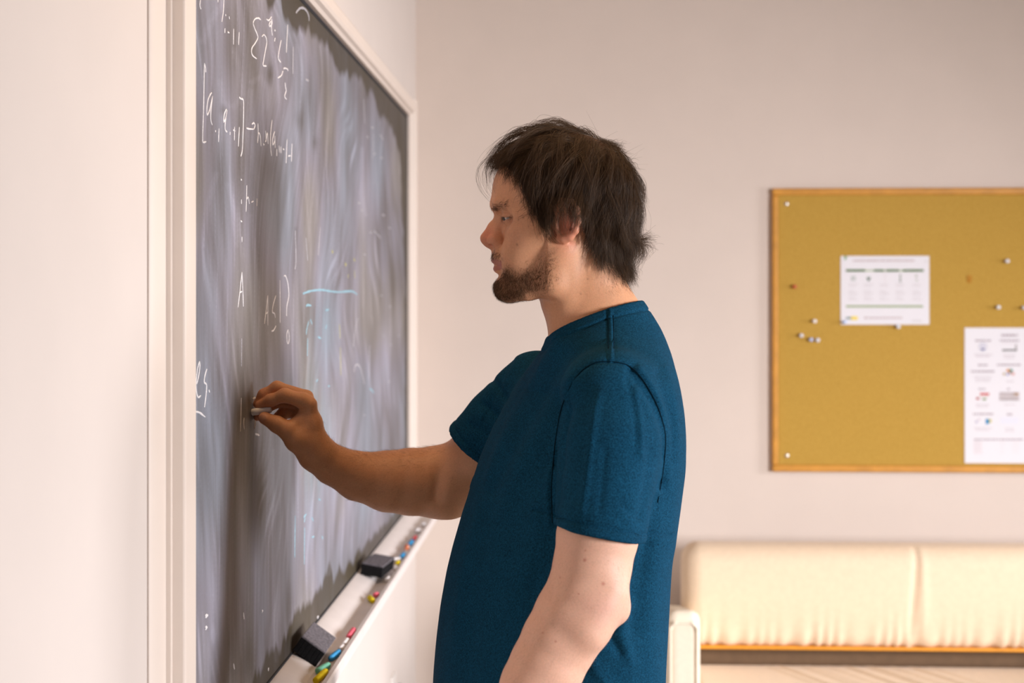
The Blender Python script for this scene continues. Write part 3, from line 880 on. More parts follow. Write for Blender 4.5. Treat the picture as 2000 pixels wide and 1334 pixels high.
for (x, y, w, c) in ((455, 430, 26, (0.60, 0.24, 0.05)), (484, 430, 24, (0.03, 0.22, 0.16)), (420, 462, 20, (0.45, 0.33, 0.12)), (450, 466, 18, (0.20, 0.22, 0.50)), (500, 460, 26, (0.62, 0.36, 0.34)), (472, 452, 20, (0.25, 0.14, 0.12))):
    pr.append((*q7(x - w / 2, y - w / 2), *q7(x + w / 2, y + w / 2), c))
pr += [(*q7(203, 633), *q7(285, 652), (0.55, 0.04, 0.03)), (*q7(168, 672), *q7(196, 692), (0.40, 0.05, 0.05)), (*q7(225, 680), *q7(258, 696), (0.14, 0.24, 0.04)), (*q7(200, 662), *q7(285, 668), (0.6, 0.5, 0.4))]
for k in range(12):
    pr.append((*q7(380 + k * 15, 632), *q7(388 + k * 15, 698), (0.50, 0.42, 0.42)))
pr += [(*q7(378, 628), *q7(555, 636), (0.42, 0.34, 0.34)), (*q7(378, 690), *q7(555, 698), (0.42, 0.34, 0.34)), (*q7(510, 636), *q7(545, 650), (0.75, 0.40, 0.10))]
pr += [(*q7(253, 865), *q7(284, 912), (0.02, 0.24, 0.50)), (*q7(282, 868), *q7(304, 898), (0.50, 0.45, 0.02)), (*q7(160, 880), *q7(182, 905), (0.50, 0.48, 0.60)), (*q7(185, 860), *q7(205, 880), (0.62, 0.56, 0.62))]
for k in range(7): pr.append((*q7(382, 852 + k * 9), *q7(550, 856 + k * 9), (0.68, 0.70, 0.82)))
notice(1884, 640, 2000, 905, 'tall white notice of small coloured pictures at the lower right of the corkboard', pr, right=W(1884, 700, .0125)[0] + 0.2159 * 1.3)

# ------------------------------------------------------------------ signed-distance toolkit (numpy) -> one watertight mesh through OpenVDB
def smin(a, b, k):
    if k <= 0: return np.minimum(a, b)
    h = np.maximum(k - np.abs(a - b), 0) / k
    return np.minimum(a, b) - h * h * k * 0.25


def smax(a, b, k): return -smin(-a, -b, k)


class Shape:
    def __init__(s, f, lo, hi, op='u', k=0.0):
        s.f, s.lo, s.hi, s.op, s.k = f, np.array(lo, float), np.array(hi, float), op, k


def chain(pts, rs, op='u', k=0.01, sym=None):
    """polyline of round cones; sym = Y of a mirror plane (fields then use |Y-sym|)"""
    pts = np.array(pts, float); rs = list(rs)
    rm = max(rs)

    def f(x, y, z):
        if sym is not None: y = sym - np.abs(y - sym)
        d = None
        for i in range(len(pts) - 1):
            a, b = pts[i], pts[i + 1]
            ab = b - a
            L2 = max(ab @ ab, 1e-12)
            t = np.clip(((x - a[0]) * ab[0] + (y - a[1]) * ab[1] + (z - a[2]) * ab[2]) / L2, 0, 1)
            dd = np.sqrt((x - a[0] - t * ab[0]) ** 2 + (y - a[1] - t * ab[1]) ** 2 + (z - a[2] - t * ab[2]) ** 2) - (rs[i] + (rs[i + 1] - rs[i]) * t)
            d = dd if d is None else smin(d, dd, 0.006)
        return d
    lo, hi = pts.min(0) - rm, pts.max(0) + rm
    if sym is not None:
        lo[1], hi[1] = min(lo[1], 2 * sym - hi[1]), max(hi[1], 2 * sym - lo[1])
    return Shape(f, lo, hi, op, k)


def ell(c, r, op='u', k=0.01, sym=None, rot=None):
    c = np.array(c, float); r = np.array(r, float)

    def f(x, y, z):
        if sym is not None: y = sym - np.abs(y - sym)
        dx, dy, dz = x - c[0], y - c[1], z - c[2]
        if rot:                      # rotation in the side (XZ) plane
            cs, sn = math.cos(rot), math.sin(rot)
            dx, dz = dx * cs + dz * sn, -dx * sn + dz * cs
        k0 = np.sqrt((dx / r[0]) ** 2 + (dy / r[1]) ** 2 + (dz / r[2]) ** 2)
        k1 = np.sqrt((dx / r[0] ** 2) ** 2 + (dy / r[1] ** 2) ** 2 + (dz / r[2] ** 2) ** 2)
        return k0 * (k0 - 1) / np.maximum(k1, 1e-6)
    R = r.max() if rot else r
    lo, hi = c - R, c + R
    if sym is not None:
        lo[1], hi[1] = min(lo[1], 2 * sym - hi[1]), max(hi[1], 2 * sym - lo[1])
    return Shape(f, lo, hi, op, k)


def sloft(zs, fx, bx, ws, Yc, n, lo_z, hi_z, op='u', k=0.01, kcap=0.01, xc=None, shear=0.0):
    """horizontal super-ellipse sections between front X (fx < bx), half width ws, at heights zs (descending or ascending)"""
    o = np.argsort(zs)
    zs = np.array(zs)[o]; fx = np.array(fx)[o]; bx = np.array(bx)[o]; ws = np.array(ws)[o]
    # smooth resampling
    zz = np.linspace(zs[0], zs[-1], 240)

    def sm(v):
        q = np.interp(zz, zs, v)
        ker = np.hanning(15); ker /= ker.sum()
        return np.convolve(np.pad(q, 7, mode='edge'), ker, 'valid')
    fx_, bx_, w_ = sm(fx), sm(bx), sm(ws)
    c_ = (fx_ + bx_) / 2 if xc is None else np.interp(zz, zs, np.array(xc)[o])

    def f(x, y, z):
        shp = z.shape
        z1 = z[0, 0, :] if z.ndim == 3 else z
        F_, B_, W_, C = np.interp(z1, zz, fx_), np.interp(z1, zz, bx_), np.interp(z1, zz, w_), np.interp(z1, zz, c_)
        A = np.where(x < C, C - F_, B_ - C)
        if shear:                    # trunk turned about the vertical; same side silhouette
            s_ = shear * np.clip((hz(655) - z1) / (hz(655) - hz(760)), 0, 1); m_ = n / (n - 1.0); A = np.maximum(A ** m_ - (s_ * W_) ** m_, (0.6 * A) ** m_) ** (1 / m_) * np.where(x < C, 1 + 0.03 * s_ / shear, 1 - 0.03 * s_ / shear); x = x + s_ * (y - Yc)
        r = ((np.abs(x - C) / A) ** n + (np.abs(y - Yc) / W_) ** n) ** (1.0 / n)
        d = (r - 1) * np.minimum(A, W_)
        return smax(d, np.maximum(lo_z - z, z - hi_z), kcap)
    return Shape(f, (fx.min(), Yc - ws.max(), lo_z), (bx.max(), Yc + ws.max(), hi_z), op, k)


def sdf_mesh(shapes, voxel, tile=40):
    lo = np.min([s.lo for s in shapes if s.op == 'u'], 0) - 0.012
    hi = np.max([s.hi for s in shapes if s.op == 'u'], 0) + 0.012
    i0 = np.floor(lo / voxel).astype(int)
    i1 = np.ceil(hi / voxel).astype(int)
    bgv = 3.0 * voxel
    grid = openvdb.FloatGrid(bgv)
    m = 0.012
    for ti in range(i0[0], i1[0], tile):
        for tj in range(i0[1], i1[1], tile):
            for tk in range(i0[2], i1[2], tile):
                a = np.array([ti, tj, tk]) * voxel; b = a + tile * voxel
                act = [s for s in shapes if np.all(s.lo - m - s.k < b) and np.all(s.hi + m + s.k > a)]
                if not any(s.op == 'u' for s in act): continue
                x = ((ti + np.arange(tile)) * voxel)[:, None, None]
                y = ((tj + np.arange(tile)) * voxel)[None, :, None]
                z = ((tk + np.arange(tile)) * voxel)[None, None, :]
                d = np.full((tile,) * 3, 0.5)
                for s in act:
                    v = s.f(x, y, z)
                    d = smin(d, v, s.k) if s.op == 'u' else smax(d, -v, s.k)
                if d.min() > bgv: continue
                grid.copyFromArray(np.ascontiguousarray(np.clip(d, -bgv, bgv).astype(np.float32)), ijk=(ti, tj, tk))
    grid.transform = openvdb.createLinearTransform(voxelSize=voxel)
    V, Q = grid.convertToQuads(isovalue=0.0)
    V = np.array(V, float); Q = np.array(Q, int)
    a, b, c, d = (V[Q[:, i]] for i in range(4))
    vol = np.einsum('ij,ij->i', a, np.cross(b, c)).sum() + np.einsum('ij,ij->i', a, np.cross(c, d)).sum()
    if vol < 0: Q = Q[:, ::-1]
    return V, Q


def normals(V, Q):
    a, b, c, d = (V[Q[:, i]] for i in range(4))
    fn = np.cross(c - a, d - b)
    N = np.zeros_like(V)
    for i in range(4):
        for ax in range(3):
            N[:, ax] += np.bincount(Q[:, i], fn[:, ax], len(V))
    return N / np.maximum(np.linalg.norm(N, axis=1)[:, None], 1e-12)


def relax(V, Q, it=2, w=0.5):
    e = np.concatenate([Q[:, [0, 1]], Q[:, [1, 2]], Q[:, [2, 3]], Q[:, [3, 0]]])
    e = np.concatenate([e, e[:, ::-1]])
    cnt = np.bincount(e[:, 0], minlength=len(V))[:, None]
    for _ in range(it):
        S = np.stack([np.bincount(e[:, 0], V[e[:, 1], ax], len(V)) for ax in range(3)], 1)
        V = V * (1 - w) + w * S / np.maximum(cnt, 1)
    return V


def poly_dist(pp, path):
    d = np.full(len(pp), 1e9)
    for (a, b) in zip(path[:-1], path[1:]):
        a, b = np.array(a, float), np.array(b, float)
        ab = b - a
        t = np.clip(((pp - a) @ ab) / (ab @ ab), 0, 1)
        d = np.minimum(d, np.hypot(*(pp - a - t[:, None] * ab).T))
    return d


def fbm3(V, scale, seed, oct=3):
    """cheap smooth pseudo-noise from random sines"""
    r = np.random.default_rng(seed)
    out = np.zeros(len(V)); amp = 1.0
    for o in range(oct):
        for _ in range(5):
            k = r.normal(size=3) * scale * (2 ** o)
            out += amp / 5 * np.sin(V @ k + r.uniform(0, 6.28))
        amp *= 0.5
    return out


# ------------------------------------------------------------------ sofa
def rbox(lo, hi, r, op='u', k=0.0):
    lo, hi = np.array(lo, float), np.array(hi, float)
    c, h = (lo + hi) / 2, (hi - lo) / 2

    def f(x, y, z):
        qx, qy, qz = np.abs(x - c[0]) - h[0] + r, np.abs(y - c[1]) - h[1] + r, np.abs(z - c[2]) - h[2] + r
        return np.sqrt(np.maximum(qx, 0) ** 2 + np.maximum(qy, 0) ** 2 + np.maximum(qz, 0) ** 2) + np.minimum(np.maximum(qx, np.maximum(qy, qz)), 0) - r
    return Shape(f, lo, hi, op, k)


ybk = YB - 0.33                                    # front face of the backrest
bl = PY(1331, 1160, ybk + 0.07)[0]
btz = PY(1500, 1060, ybk + 0.08)[2]
bbz = PY(1500, 1264, ybk)[2]
xs_ = PY(1785, 1160, ybk)[0]                       # middle seam
br = 2 * xs_ - bl
ysf = YB - 0.80
stz = PY(1400, 1296, ybk + 0.01)[2]
arm_l, arm_r = PY(1302, 1260, ysf)[0], PY(1369, 1260, ysf)[0]
atz = PY(1335, 1190, ysf + 0.03)[2]
print('sofa', bl, br, btz, bbz, stz, arm_l, arm_r, atz, xs_)
sofa = empty('sofa', ((bl + br) / 2, YB - 0.5, 0), 'cream upholstered sofa with an open gap under its back, beneath the corkboard', 'sofa')
V, Q = sdf_mesh([rbox((bl, ybk, bbz - 0.03), (br, ybk + 0.16, btz), 0.055), rbox((bl - .1, ybk - .1, bbz - .2), (br + .1, ybk + .3, bbz + .003), 0.001, 's', 0.006)], 0.007)
V = relax(V, Q, 2)
N = normals(V, Q)
pil = 0.018 * np.cos((V[:, 2] - (bbz + btz) / 2) / (btz - bbz) * math.pi)
dsp = np.where(N[:, 1] < -0.3, pil, 0)
dsp -= 0.006 * np.exp(-((V[:, 0] - xs_ - 0.012 * np.sin(V[:, 2] * 9)) / 0.009) ** 2) * (N[:, 1] < -0.2)
dsp += 0.003 * np.exp(-((V[:, 0] - xs_ - 0.025) / 0.012) ** 2) * (N[:, 1] < -0.2)
low = np.exp(-(V[:, 2] - bbz - 0.03) / 0.035) * (N[:, 1] < 0.2)
dsp += low * 0.004 * np.sin(V[:, 0] * 150 + 2 * np.sin(V[:, 0] * 33)) * (0.4 + 0.6 * np.sin(V[:, 0] * 11) ** 2)
dsp -= 0.006 * np.exp(-((V[:, 2] - bbz) / 0.02) ** 2) * (N[:, 1] < -0.2)
V[:, 1] -= dsp
np_mesh('backrest', V, Q, M['sofa_fabric'], sofa)
box_obj('back_rail', (bl + 0.02, ybk - 0.004, bbz - 0.007), (br - 0.02, ybk + 0.03, bbz + 0.0030), M['sofa_wood'], sofa, 0.004)
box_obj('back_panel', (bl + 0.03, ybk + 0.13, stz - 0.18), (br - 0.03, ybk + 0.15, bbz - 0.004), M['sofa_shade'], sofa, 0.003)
V, Q = sdf_mesh([rbox((arm_r + 0.004, ysf - 0.03, stz - 0.14), (2 * xs_ - arm_r - 0.004, ybk + 0.035, stz), 0.030)], 0.007)
V = relax(V, Q, 2)
N = normals(V, Q)
up = N[:, 2] > 0.3
pl = np.zeros(len(V))
for k in range(16):
    xk = PY(1560 + k * 22 + 7 * math.sin(k * 3), 1320, ybk - 0.15)[0]
    pl += (0.004 + 0.003 * math.sin(k * 2.1)) * np.exp(-((V[:, 0] - xk - 0.55 * (ybk - 0.12 - V[:, 1])) / 0.010) ** 2)
V[:, 2] += up * (pl * np.clip((ybk + 0.02 - V[:, 1]) / 0.05, 0, 1) - 0.003)
np_mesh('seat_cushion', V, Q, M['sofa_fabric'], sofa)
for sgn in (0, 1):
    x0, x1 = (arm_l, arm_r) if sgn == 0 else (2 * xs_ - arm_r, 2 * xs_ - arm_l)
    V, Q = sdf_mesh([rbox((x0, ysf, 0.16), (x1, ybk + 0.12, atz), 0.028)], 0.006)
    V = relax(V, Q, 2)
    V[:, 2] -= np.clip((V[:, 2] - 0.3) / 0.4, 0, 1) * 0.19 * (V[:, 1] - ysf - 0.02).clip(0)
    ar = np_mesh('armrest', V, Q, M['arm_fabric'], sofa)
    # piping around the front panel
    pts = [(x0 + .010, ysf - .001, 0.18), (x0 + .010, ysf - .001, atz - .045), (x0 + .022, ysf - .0015, atz - .030), (x1 - .022, ysf - .0015, atz - .030), (x1 - .010, ysf - .001, atz - .045), (x1 - .010, ysf - .001, 0.18)]
    V, Q = sdf_mesh([chain(pts, [0.004] * 6)], 0.002, 24)
    np_mesh('piping', V, Q, M['arm_fabric'], ar)
for x in (arm_l + .05, 2 * xs_ - arm_l - .05):
    for y in (ysf + .05, ybk + .07):
        lathe('leg', (x, y, 0.0), (x, y, 1), [(0, 0.016), (0.10, 0.022), (0.165, 0.026)], M['sofa_wood'], sofa)
box_obj('seat_rail', (arm_r - 0.01, ysf + 0.01, stz - 0.2), (2 * xs_ - arm_r + 0.01, ybk + 0.1, stz - 0.138), M['sofa_wood'], sofa, 0.004)

# ------------------------------------------------------------------ the man
YM = 2.10


def H(px, py, c=0.0): return PY(px, py, YM - c)


def hx(px, py=500): return float(PY(px, py, YM)[0])
def hz(py): return float(PY(1100, py, YM)[2])


px_m = YM / F
person = empty('person', (-0.04, YM, 0), 'man in a dark blue T-shirt writing on the chalkboard with white chalk', 'person')

S = []
ey_ = [330, 345, 360, 382, 398, 408, 416, 430, 450, 470, 485, 500, 517, 531, 540, 552, 565, 575, 583, 592]
fx_ = [981, 971, 967, 963, 961.5, 966, 972, 978, 981, 980, 974, 970, 971, 973, 978, 975, 974, 978, 987, 1000]
wx_ = [.062, .066, .069, .071, .071, .0705, .0705, .0705, .0700, .068, .066, .064, .061, .059, .0575, .056, .053, .051, .048, .044]
bx_ = [1140] * 7 + [1135, 1130, 1118, 1110, 1104, 1100, 1098, 1097, 1096, 1094, 1092, 1090, 1088]
face = sloft([hz(y) for y in ey_], [hx(a) for a in fx_], [hx(a) for a in bx_], wx_, YM, 1.72, hz(592), hz(325), k=0.02, xc=[hx(1070)] * len(ey_))
jb0, jb1 = H(990, 586), H(1082, 560)
jn = np.array([-(jb1[2] - jb0[2]), jb1[0] - jb0[0]]); jn /= np.linalg.norm(jn)
face_f = face.f
face.f = lambda x, y, z: smax(face_f(x, y, z), -((x - jb0[0]) * jn[0] + (z - jb0[2]) * jn[1]) + 0 * y, 0.016)
S.append(ell(H(1103, 372), (.0995, .0765, .0855), k=0.0))
S.append(face)
S.append(ell(H(1152, 408), (.064, .066, .066), k=0.03))
# neck
ny = [455, 480, 520, 560, 580, 600, 620, 640, 660, 690, 730, 780]
nf = [1075, 1068, 1055, 1052, 1053, 1057, 1064, 1070, 1077, 1082, 1075, 1060]
nb = [1205, 1207, 1212, 1228, 1242, 1254, 1268, 1280, 1288, 1296, 1305, 1312]
nw = [.056, .056, .057, .059, .061, .0645, .071, .086, .105, .14, .16, .165]
NECK = dict(zs=[hz(y) for y in ny], fx=[hx(a) for a in nf], bx=[hx(a) for a in nb], ws=nw)
S.append(sloft(NECK['zs'], NECK['fx'], NECK['bx'], NECK['ws'], YM, 2.1, hz(760), hz(455), k=0.018, kcap=0.02))
S.append(chain([H(1120, 482, .052), H(1106, 580, .046), H(1096, 668, .022)], [.012, .012, .008], k=0.018, sym=YM))
# jaw, chin, cheek
S.append(chain([H(996, 571, .016), H(1030, 567, .036), H(1078, 552, .050)], [.012, .012, .012], k=0.02, sym=YM))
S.append(chain([H(1080, 550, .051), H(1096, 490, .060)], [.012, .012], k=0.025, sym=YM))
S.append(ell(H(990, 562), (.0150, .020, .0155), k=0.015))
S.append(ell(H(1034, 452, .049), (.026, .017, .018), k=0.03, sym=YM))
S.append(ell(H(1016, 502, .038), (.020, .014, .022), k=0.03, sym=YM))
# brow and orbit
S.append(chain([H(971, 402, .008), H(980, 400, .026), H(1000, 405, .044), H(1016, 418, .053)], [.0075, .008, .007, .005], k=0.014, sym=YM))
S.append(ell(H(976, 427, .030), (.0105, .015, .0095), 's', 0.012, sym=YM))
S.append(ell(H(992, 428, .040), (.012, .012, .0085), 's', 0.012, sym=YM))
# nose
S.append(chain([H(978, 423), H(964, 444), H(950.5, 465.5)], [.0068, .0078, .0098], k=0.010))
S.append(chain([H(982, 434, .007), H(972, 452, .010), H(966, 466, .012)], [.0055, .0065, .0075], k=0.010, sym=YM))
S.append(ell(H(969, 470.5, .0140), (.0122, .0072, .0098), k=0.004, sym=YM))
S.append(chain([H(957.5, 474), H(972, 474)], [.0086, .0090], k=0.006))
S.append(ell(H(957.0, 481.0, .0118), (.0052, .0048, .0036), 's', 0.0012, sym=YM, rot=0.35))
S.append(chain([H(954, 485.5, .0090), H(961, 479.5, .0165)], [.0034, .0026], 's', 0.001, sym=YM))
S.append(chain([H(983, 459, .0195), H(986.5, 469, .0205), H(983, 479, .0195)], [.0008] * 3, 's', 0.004, sym=YM))
# eye lids: a hood of skin over the eyeball with a narrow slit, gaze cast down
EYEC = H(998, 424.5, .032)
S.append(ell(EYEC, (.0134, .0134, .0134), k=0.006, sym=YM))
slit = [H(980, 429.0, .026), H(983.5, 427.6, .038), H(992, 426.0, .0455), H(1005, 424.3, .0455)]
S.append(chain(slit, [.0006, .0011, .0010, .0004], 's', 0.0015, sym=YM))
S.append(chain([H(981, 415.5, .033), H(991, 412.5, .046), H(1010, 416, .0485)], [.0003, .0004, .0002], 's', 0.003, sym=YM))
# lips and philtrum
S.append(chain([H(970, 496), H(975, 501, .016), H(986, 510, .026)], [.0065, .0060, .0040], k=0.012, sym=YM))
S.append(chain([H(966.5, 509.5), H(971, 511, .010), H(981.5, 515.8, .0225)], [.0054, .0050, .0026], k=0.005, sym=YM))
S.append(chain([H(971, 525.0), H(974, 524.5, .010), H(982, 518.3, .0215)], [.0060, .0056, .0028], k=0.005, sym=YM))
S.append(chain([H(961, 517.2), H(968, 517.2, .010), H(983, 517, .0250)], [.0012, .0012, .0010], 's', 0.0035, sym=YM))
# ear
S.append(ell(H(1106, 432, .076), (.018, .0035, .028), k=0.006, sym=YM))
S.append(chain([H(1092, 432, .075), H(1086, 408, .079), H(1098, 393, .083), H(1115, 394, .087), H(1127, 410, .089), H(1129, 432, .089), H(1124, 451, .086), H(1113, 463, .082), H(1101, 467, .078), H(1094, 463, .074)],
               [.003, .0035, .004, .004, .0040, .0038, .0038, .0050, .0055, .004], k=0.003, sym=YM))
S.append(chain([H(1106, 408, .081), H(1114, 428, .084), H(1108, 448, .081)], [.003, .0035, .003], k=0.005, sym=YM))
S.append(ell(H(1090, 438, .076), (.005, .004, .007), k=0.004, sym=YM))
S.append(ell(H(1101, 438, .081), (.0085, .006, .011), 's', 0.003, sym=YM))

# shoulder girdle and trunk core (hidden by the shirt, keeps the body one piece)
neckbase = H(1175, 720)
shL = PY(1195, 775, 1.925); shR = PY(1052, 760, 2.285)
S.append(chain([shL, neckbase, shR], [.038, .055, .038], k=0.02))
S.append(chain([neckbase, H(1130, 1000), H(1090, 1330)], [.08, .10, .10], k=0.03))

# near arm (his left), hanging
NA = [(1195, 780, 1.920), (1182, 900, 1.897), (1171, 1000, 1.880), (1167, 1045, 1.872), (1157, 1105, 1.866), (1145, 1160, 1.862), (1122, 1205, 1.860), (1093, 1252, 1.855), (1068, 1302, 1.850), (1047, 1342, 1.845), (1018, 1400, 1.835), (985, 1470, 1.825), (968, 1510, 1.82)]
NR = [.044, .043, .0455, .0530, .0505, .0515, .0525, .0490, .0480, .0465, .040, .031, .030]
S.append(chain([PY(*p) for p in NA], NR, k=0.02))
S.append(ell(PY(1202, 1182, 1.866), (.016, .020, .022), k=0.02, rot=0.5))
S.append(chain([PY(1195, 1160, 1.835), PY(1150, 1235, 1.822)], [.012, .014], k=0.03))
wl = PY(968, 1510, 1.82)
S.append(chain([wl, PY(950, 1560, 1.815)], [.030, .033], k=0.02))
for k, (dx, dy, L) in enumerate(((-30, .010, .085), (-14, -.012, .095), (2, -.020, .092), (16, -.018, .075))):
    a = PY(950 + dx * .6, 1572, 1.815 + dy); b = a + np.array([-.010, 0, -L * .55]); c = b + np.array([.012, .006, -L * .42])
    S.append(chain([a + np.array([0, 0, .03]), a, b, c], [.012, .0095, .0088, .0072], k=0.004))
a = PY(915, 1530, 1.83)
S.append(chain([PY(945, 1525, 1.82), a, a + np.array([-.012, 0, -.035]), a + np.array([-.008, 0, -.058])], [.02, .0125, .011, .009], k=0.01))

# far arm (his right), reaching to the board
FA = [(1052, 765, 2.285), (975, 845, 2.325), (905, 925, 2.352), (872, 943, 2.352)]
S.append(chain([PY(*p) for p in FA], [.046, .050, .0545, .056], k=0.02))
FB = [(872, 943, 2.352), (846, 941, 2.348), (802, 941, 2.336), (758, 940, 2.322), (700, 930, 2.300), (650, 908, 2.275), (618, 884, 2.257)]
S.append(chain([PY(*p) for p in FB], [.056, .056, .0545, .0495, .0395, .0315, .0285], k=0.02))
S.append(chain([PY(858, 862, 2.305), PY(858, 915, 2.288), PY(850, 972, 2.292)], [.0005] * 3, 's', 0.022))
# hand: palm from metacarpals, five fingers, closed on the chalk
def hp(pts, rs, k=0.004, op='u'): S.append(chain([PY(*p) for p in pts], rs, op, k))


hp([(618, 884, 2.257), (606, 862, 2.250), (602, 838, 2.247)], [.0285, .0265, .024], 0.012)
for top, yb_, r in (((604, 790, 2.238), 2.243, .0115), ((598, 776, 2.253), 2.252, .0115), ((596, 784, 2.269), 2.261, .011), ((597, 800, 2.283), 2.268, .010)):
    hp([(608, 855, yb_), (609, 822, (yb_ + top[2]) / 2), top], [.016, .0125, r], 0.010)
hp([(604, 790, 2.238), (590, 782, 2.236), (556, 772, 2.233), (529, 782, 2.236), (507, 792, 2.239)], [.0120, .0116, .0104, .0094, .0076], 0.004)     # index
hp([(598, 776, 2.253), (541, 757, 2.253), (515, 771, 2.251), (502, 789, 2.249)], [.0115, .0098, .0088, .0066], 0.003)                       # middle
hp([(596, 788, 2.269), (545, 783, 2.271), (517, 799, 2.263), (503, 814, 2.254)], [.0110, .0095, .0085, .0068], 0.003)                       # ring
hp([(597, 808, 2.280), (558, 803, 2.284), (544, 817, 2.278), (540, 830, 2.272)], [.0120, .0105, .0090, .0072], 0.003)
hp([(602, 850, 2.268), (590, 818, 2.272)], [.016, .0135], 0.01)                       # little
hp([(600, 868, 2.245), (580, 858, 2.232), (563, 842, 2.226)], [.021, .0195, .0150], 0.012)                                                  # thenar
hp([(563, 842, 2.226), (541, 829, 2.225), (517, 816.5, 2.230)], [.0148, .0125, .0100], 0.005)                                              # thumb
hp([(594, 808, 2.240), (582, 822, 2.234), (568, 836, 2.229)], [.0075, .0070, .0085], 0.010)                                                 # web
hp([(585, 800, 2.226), (594, 806, 2.225), (606, 797, 2.222)], [.0010] * 3, 0.003, 's')
hp([(558, 882, 2.222), (567, 889, 2.22), (578, 891, 2.222)], [.0008] * 3, 0.004, 's')

V, Q = sdf_mesh(S, 0.0015)
V = relax(V, Q, 1, 0.5)
N = normals(V, Q)
pp = project(V)
near = V[:, 1] < YM + 0.02
c_lat = np.abs(V[:, 1] - YM)
# keep hair-covered scalp map, colour map
base = np.array([0.62, 0.31, 0.170])
C = np.tile(base, (len(V), 1))
nz = fbm3(V, 90, 5)
C *= (1 + 0.05 * nz)[:, None]


def tint(mask, col, amt):
    global C
    w = np.clip(mask, 0, 1)[:, None] * amt
    C = C * (1 - w) + np.array(col) * w


def g2(x, y, sx, sy): return np.exp(-((pp[:, 0] - x) / sx) ** 2 - ((pp[:, 1] - y) / sy) ** 2)


headz = (V[:, 2] > hz(600))
tint(headz * g2(958, 462, 22, 22) * np.clip(1.3 - c_lat / .022, 0, 1), (0.56, 0.15, 0.095), 0.75)                 # red nose
tint(headz * g2(1005, 455, 30, 26), (0.55, 0.26, 0.15), 0.45)                # cheek
tint(headz * (poly_dist(pp, [(961, 509), (972, 513), (980, 516)]) < 5.4) * (pp[:, 0] < 980), (0.36, 0.12, 0.10), 0.75)
tint(headz * (poly_dist(pp, [(964, 525), (974, 523), (980, 519)]) < 5.0) * (pp[:, 0] < 980), (0.40, 0.13, 0.11), 0.75)
tint(headz * (c_lat > .068) * g2(1112, 440, 30, 45), (0.66, 0.20, 0.15), 0.6)    # ear
tint(headz * g2(994, 430, 16, 8), (0.40, 0.19, 0.12), 0.5)
# beard shadow under the hairs
BEARD_POLY = [(935, 488), (966, 486), (984, 490), (992, 508), (1010, 520), (1040, 500), (1068, 472), (1090, 474), (1100, 510), (1102, 548), (1084, 574), (1050, 588), (1000, 605), (940, 605), (935, 560)]


def in_poly(P, poly):
    x, y = P[:, 0], P[:, 1]
    ins = np.zeros(len(P), bool)
    j = len(poly) - 1
    for i in range(len(poly)):
        xi, yi = poly[i]; xj, yj = poly[j]
        cnd = ((yi > y) != (yj > y)) & (x < (xj - xi) * (y - yi) / (yj - yi + 1e-9) + xi)
        ins ^= cnd
        j = i
    return ins


BEARD_IN = in_poly(pp, BEARD_POLY)
edge_fall = np.clip(np.where(in_poly(pp, BEARD_POLY), poly_dist(pp, BEARD_POLY + BEARD_POLY[:1]), 0) / 27, 0, 1)
dens_beard = edge_fall * (0.48 + 0.65 * np.clip(g2(992, 562, 34, 30) * 1.3 + 0.9 * g2(966, 498, 18, 9) + g2(1002, 535, 24, 26) + 0.35 * g2(1055, 545, 40, 30), 0, 1))
dens_beard = dens_beard * (1 - np.clip(1.6 - 1.2 * (((pp[:, 0] - 970) / 14) ** 2 + ((pp[:, 1] - 526) / 22) ** 2), 0, 1))
dens_beard = np.maximum(dens_beard, 0.75 * g2(969, 498, 13, 6.5) * (c_lat < .034))
dens_beard = np.maximum(dens_beard, 0.22 * g2(1040, 520, 45, 32) * (BEARD_IN))
tint(headz * dens_beard, (0.20, 0.10, 0.05), 0.42)
# scalp under the hair
SCALP = [(985, 322), (1014, 344), (1026, 385), (1044, 412), (1058, 446), (1080, 432), (1088, 402), (1126, 398), (1139, 448), (1150, 480), (1178, 508), (1228, 530), (1300, 500), (1300, 220), (930, 220), (960, 300)]
scalp = headz & in_poly(pp, SCALP) & (c_lat < .0795)
tint(scalp, (0.025, 0.013, 0.008), 0.93)
# reddish elbow, tanned outer forearm, freckles
arm_far = (V[:, 0] < hx(935)) & (V[:, 1] > 2.18) & (V[:, 2] < hz(700))
tint(arm_far * np.clip((900 - pp[:, 0]) / 300, 0, 1), (0.56, 0.26, 0.115), 0.55)
arm_near = (V[:, 1] < 1.96) & (V[:, 2] < hz(960))
tint(arm_near * g2(1185, 1190, 40, 30), (0.66, 0.30, 0.24), 0.45)
tint(arm_near * 1.0, (0.74, 0.47, 0.37), 0.6)  # near arm's skin paled and pinked to paint in the window light on it
for (x, y, r) in ((1142, 1094, 3.2), (1178, 1140, 3.2), (1085, 1253, 1.8), (1130, 1160, 1.6), (1094, 1128, 1.5), (1143, 1075, 1.4), (1060, 1236, 1.6)):
    tint(arm_near * np.exp(-((pp[:, 0] - x) ** 2 + (pp[:, 1] - y) ** 2) / r ** 2), (0.42, 0.12, 0.08), 0.75)
for (x, y, r) in ((1022, 425, 1.8), (1148, 545, 1.8), (1134, 574, 1.6), (1010, 478, 2.0)):
    tint(headz * np.exp(-((pp[:, 0] - x) ** 2 + (pp[:, 1] - y) ** 2) / r ** 2), (0.2, 0.08, 0.04), 0.7)
tint((V[:, 1] < 2.26) * (pp[:, 0] < 640) * np.clip(g2(512, 815, 7.5, 7) * 2.0, 0, 1), (0.62, 0.40, 0.30), 0.5)   # thumb nail bed
tint((pp[:, 0] < 560) * (pp[:, 1] > 690) * (pp[:, 1] < 860) * np.clip((540 - pp[:, 0]) / 50, 0, 1), (0.60, 0.24, 0.17), 0.45)
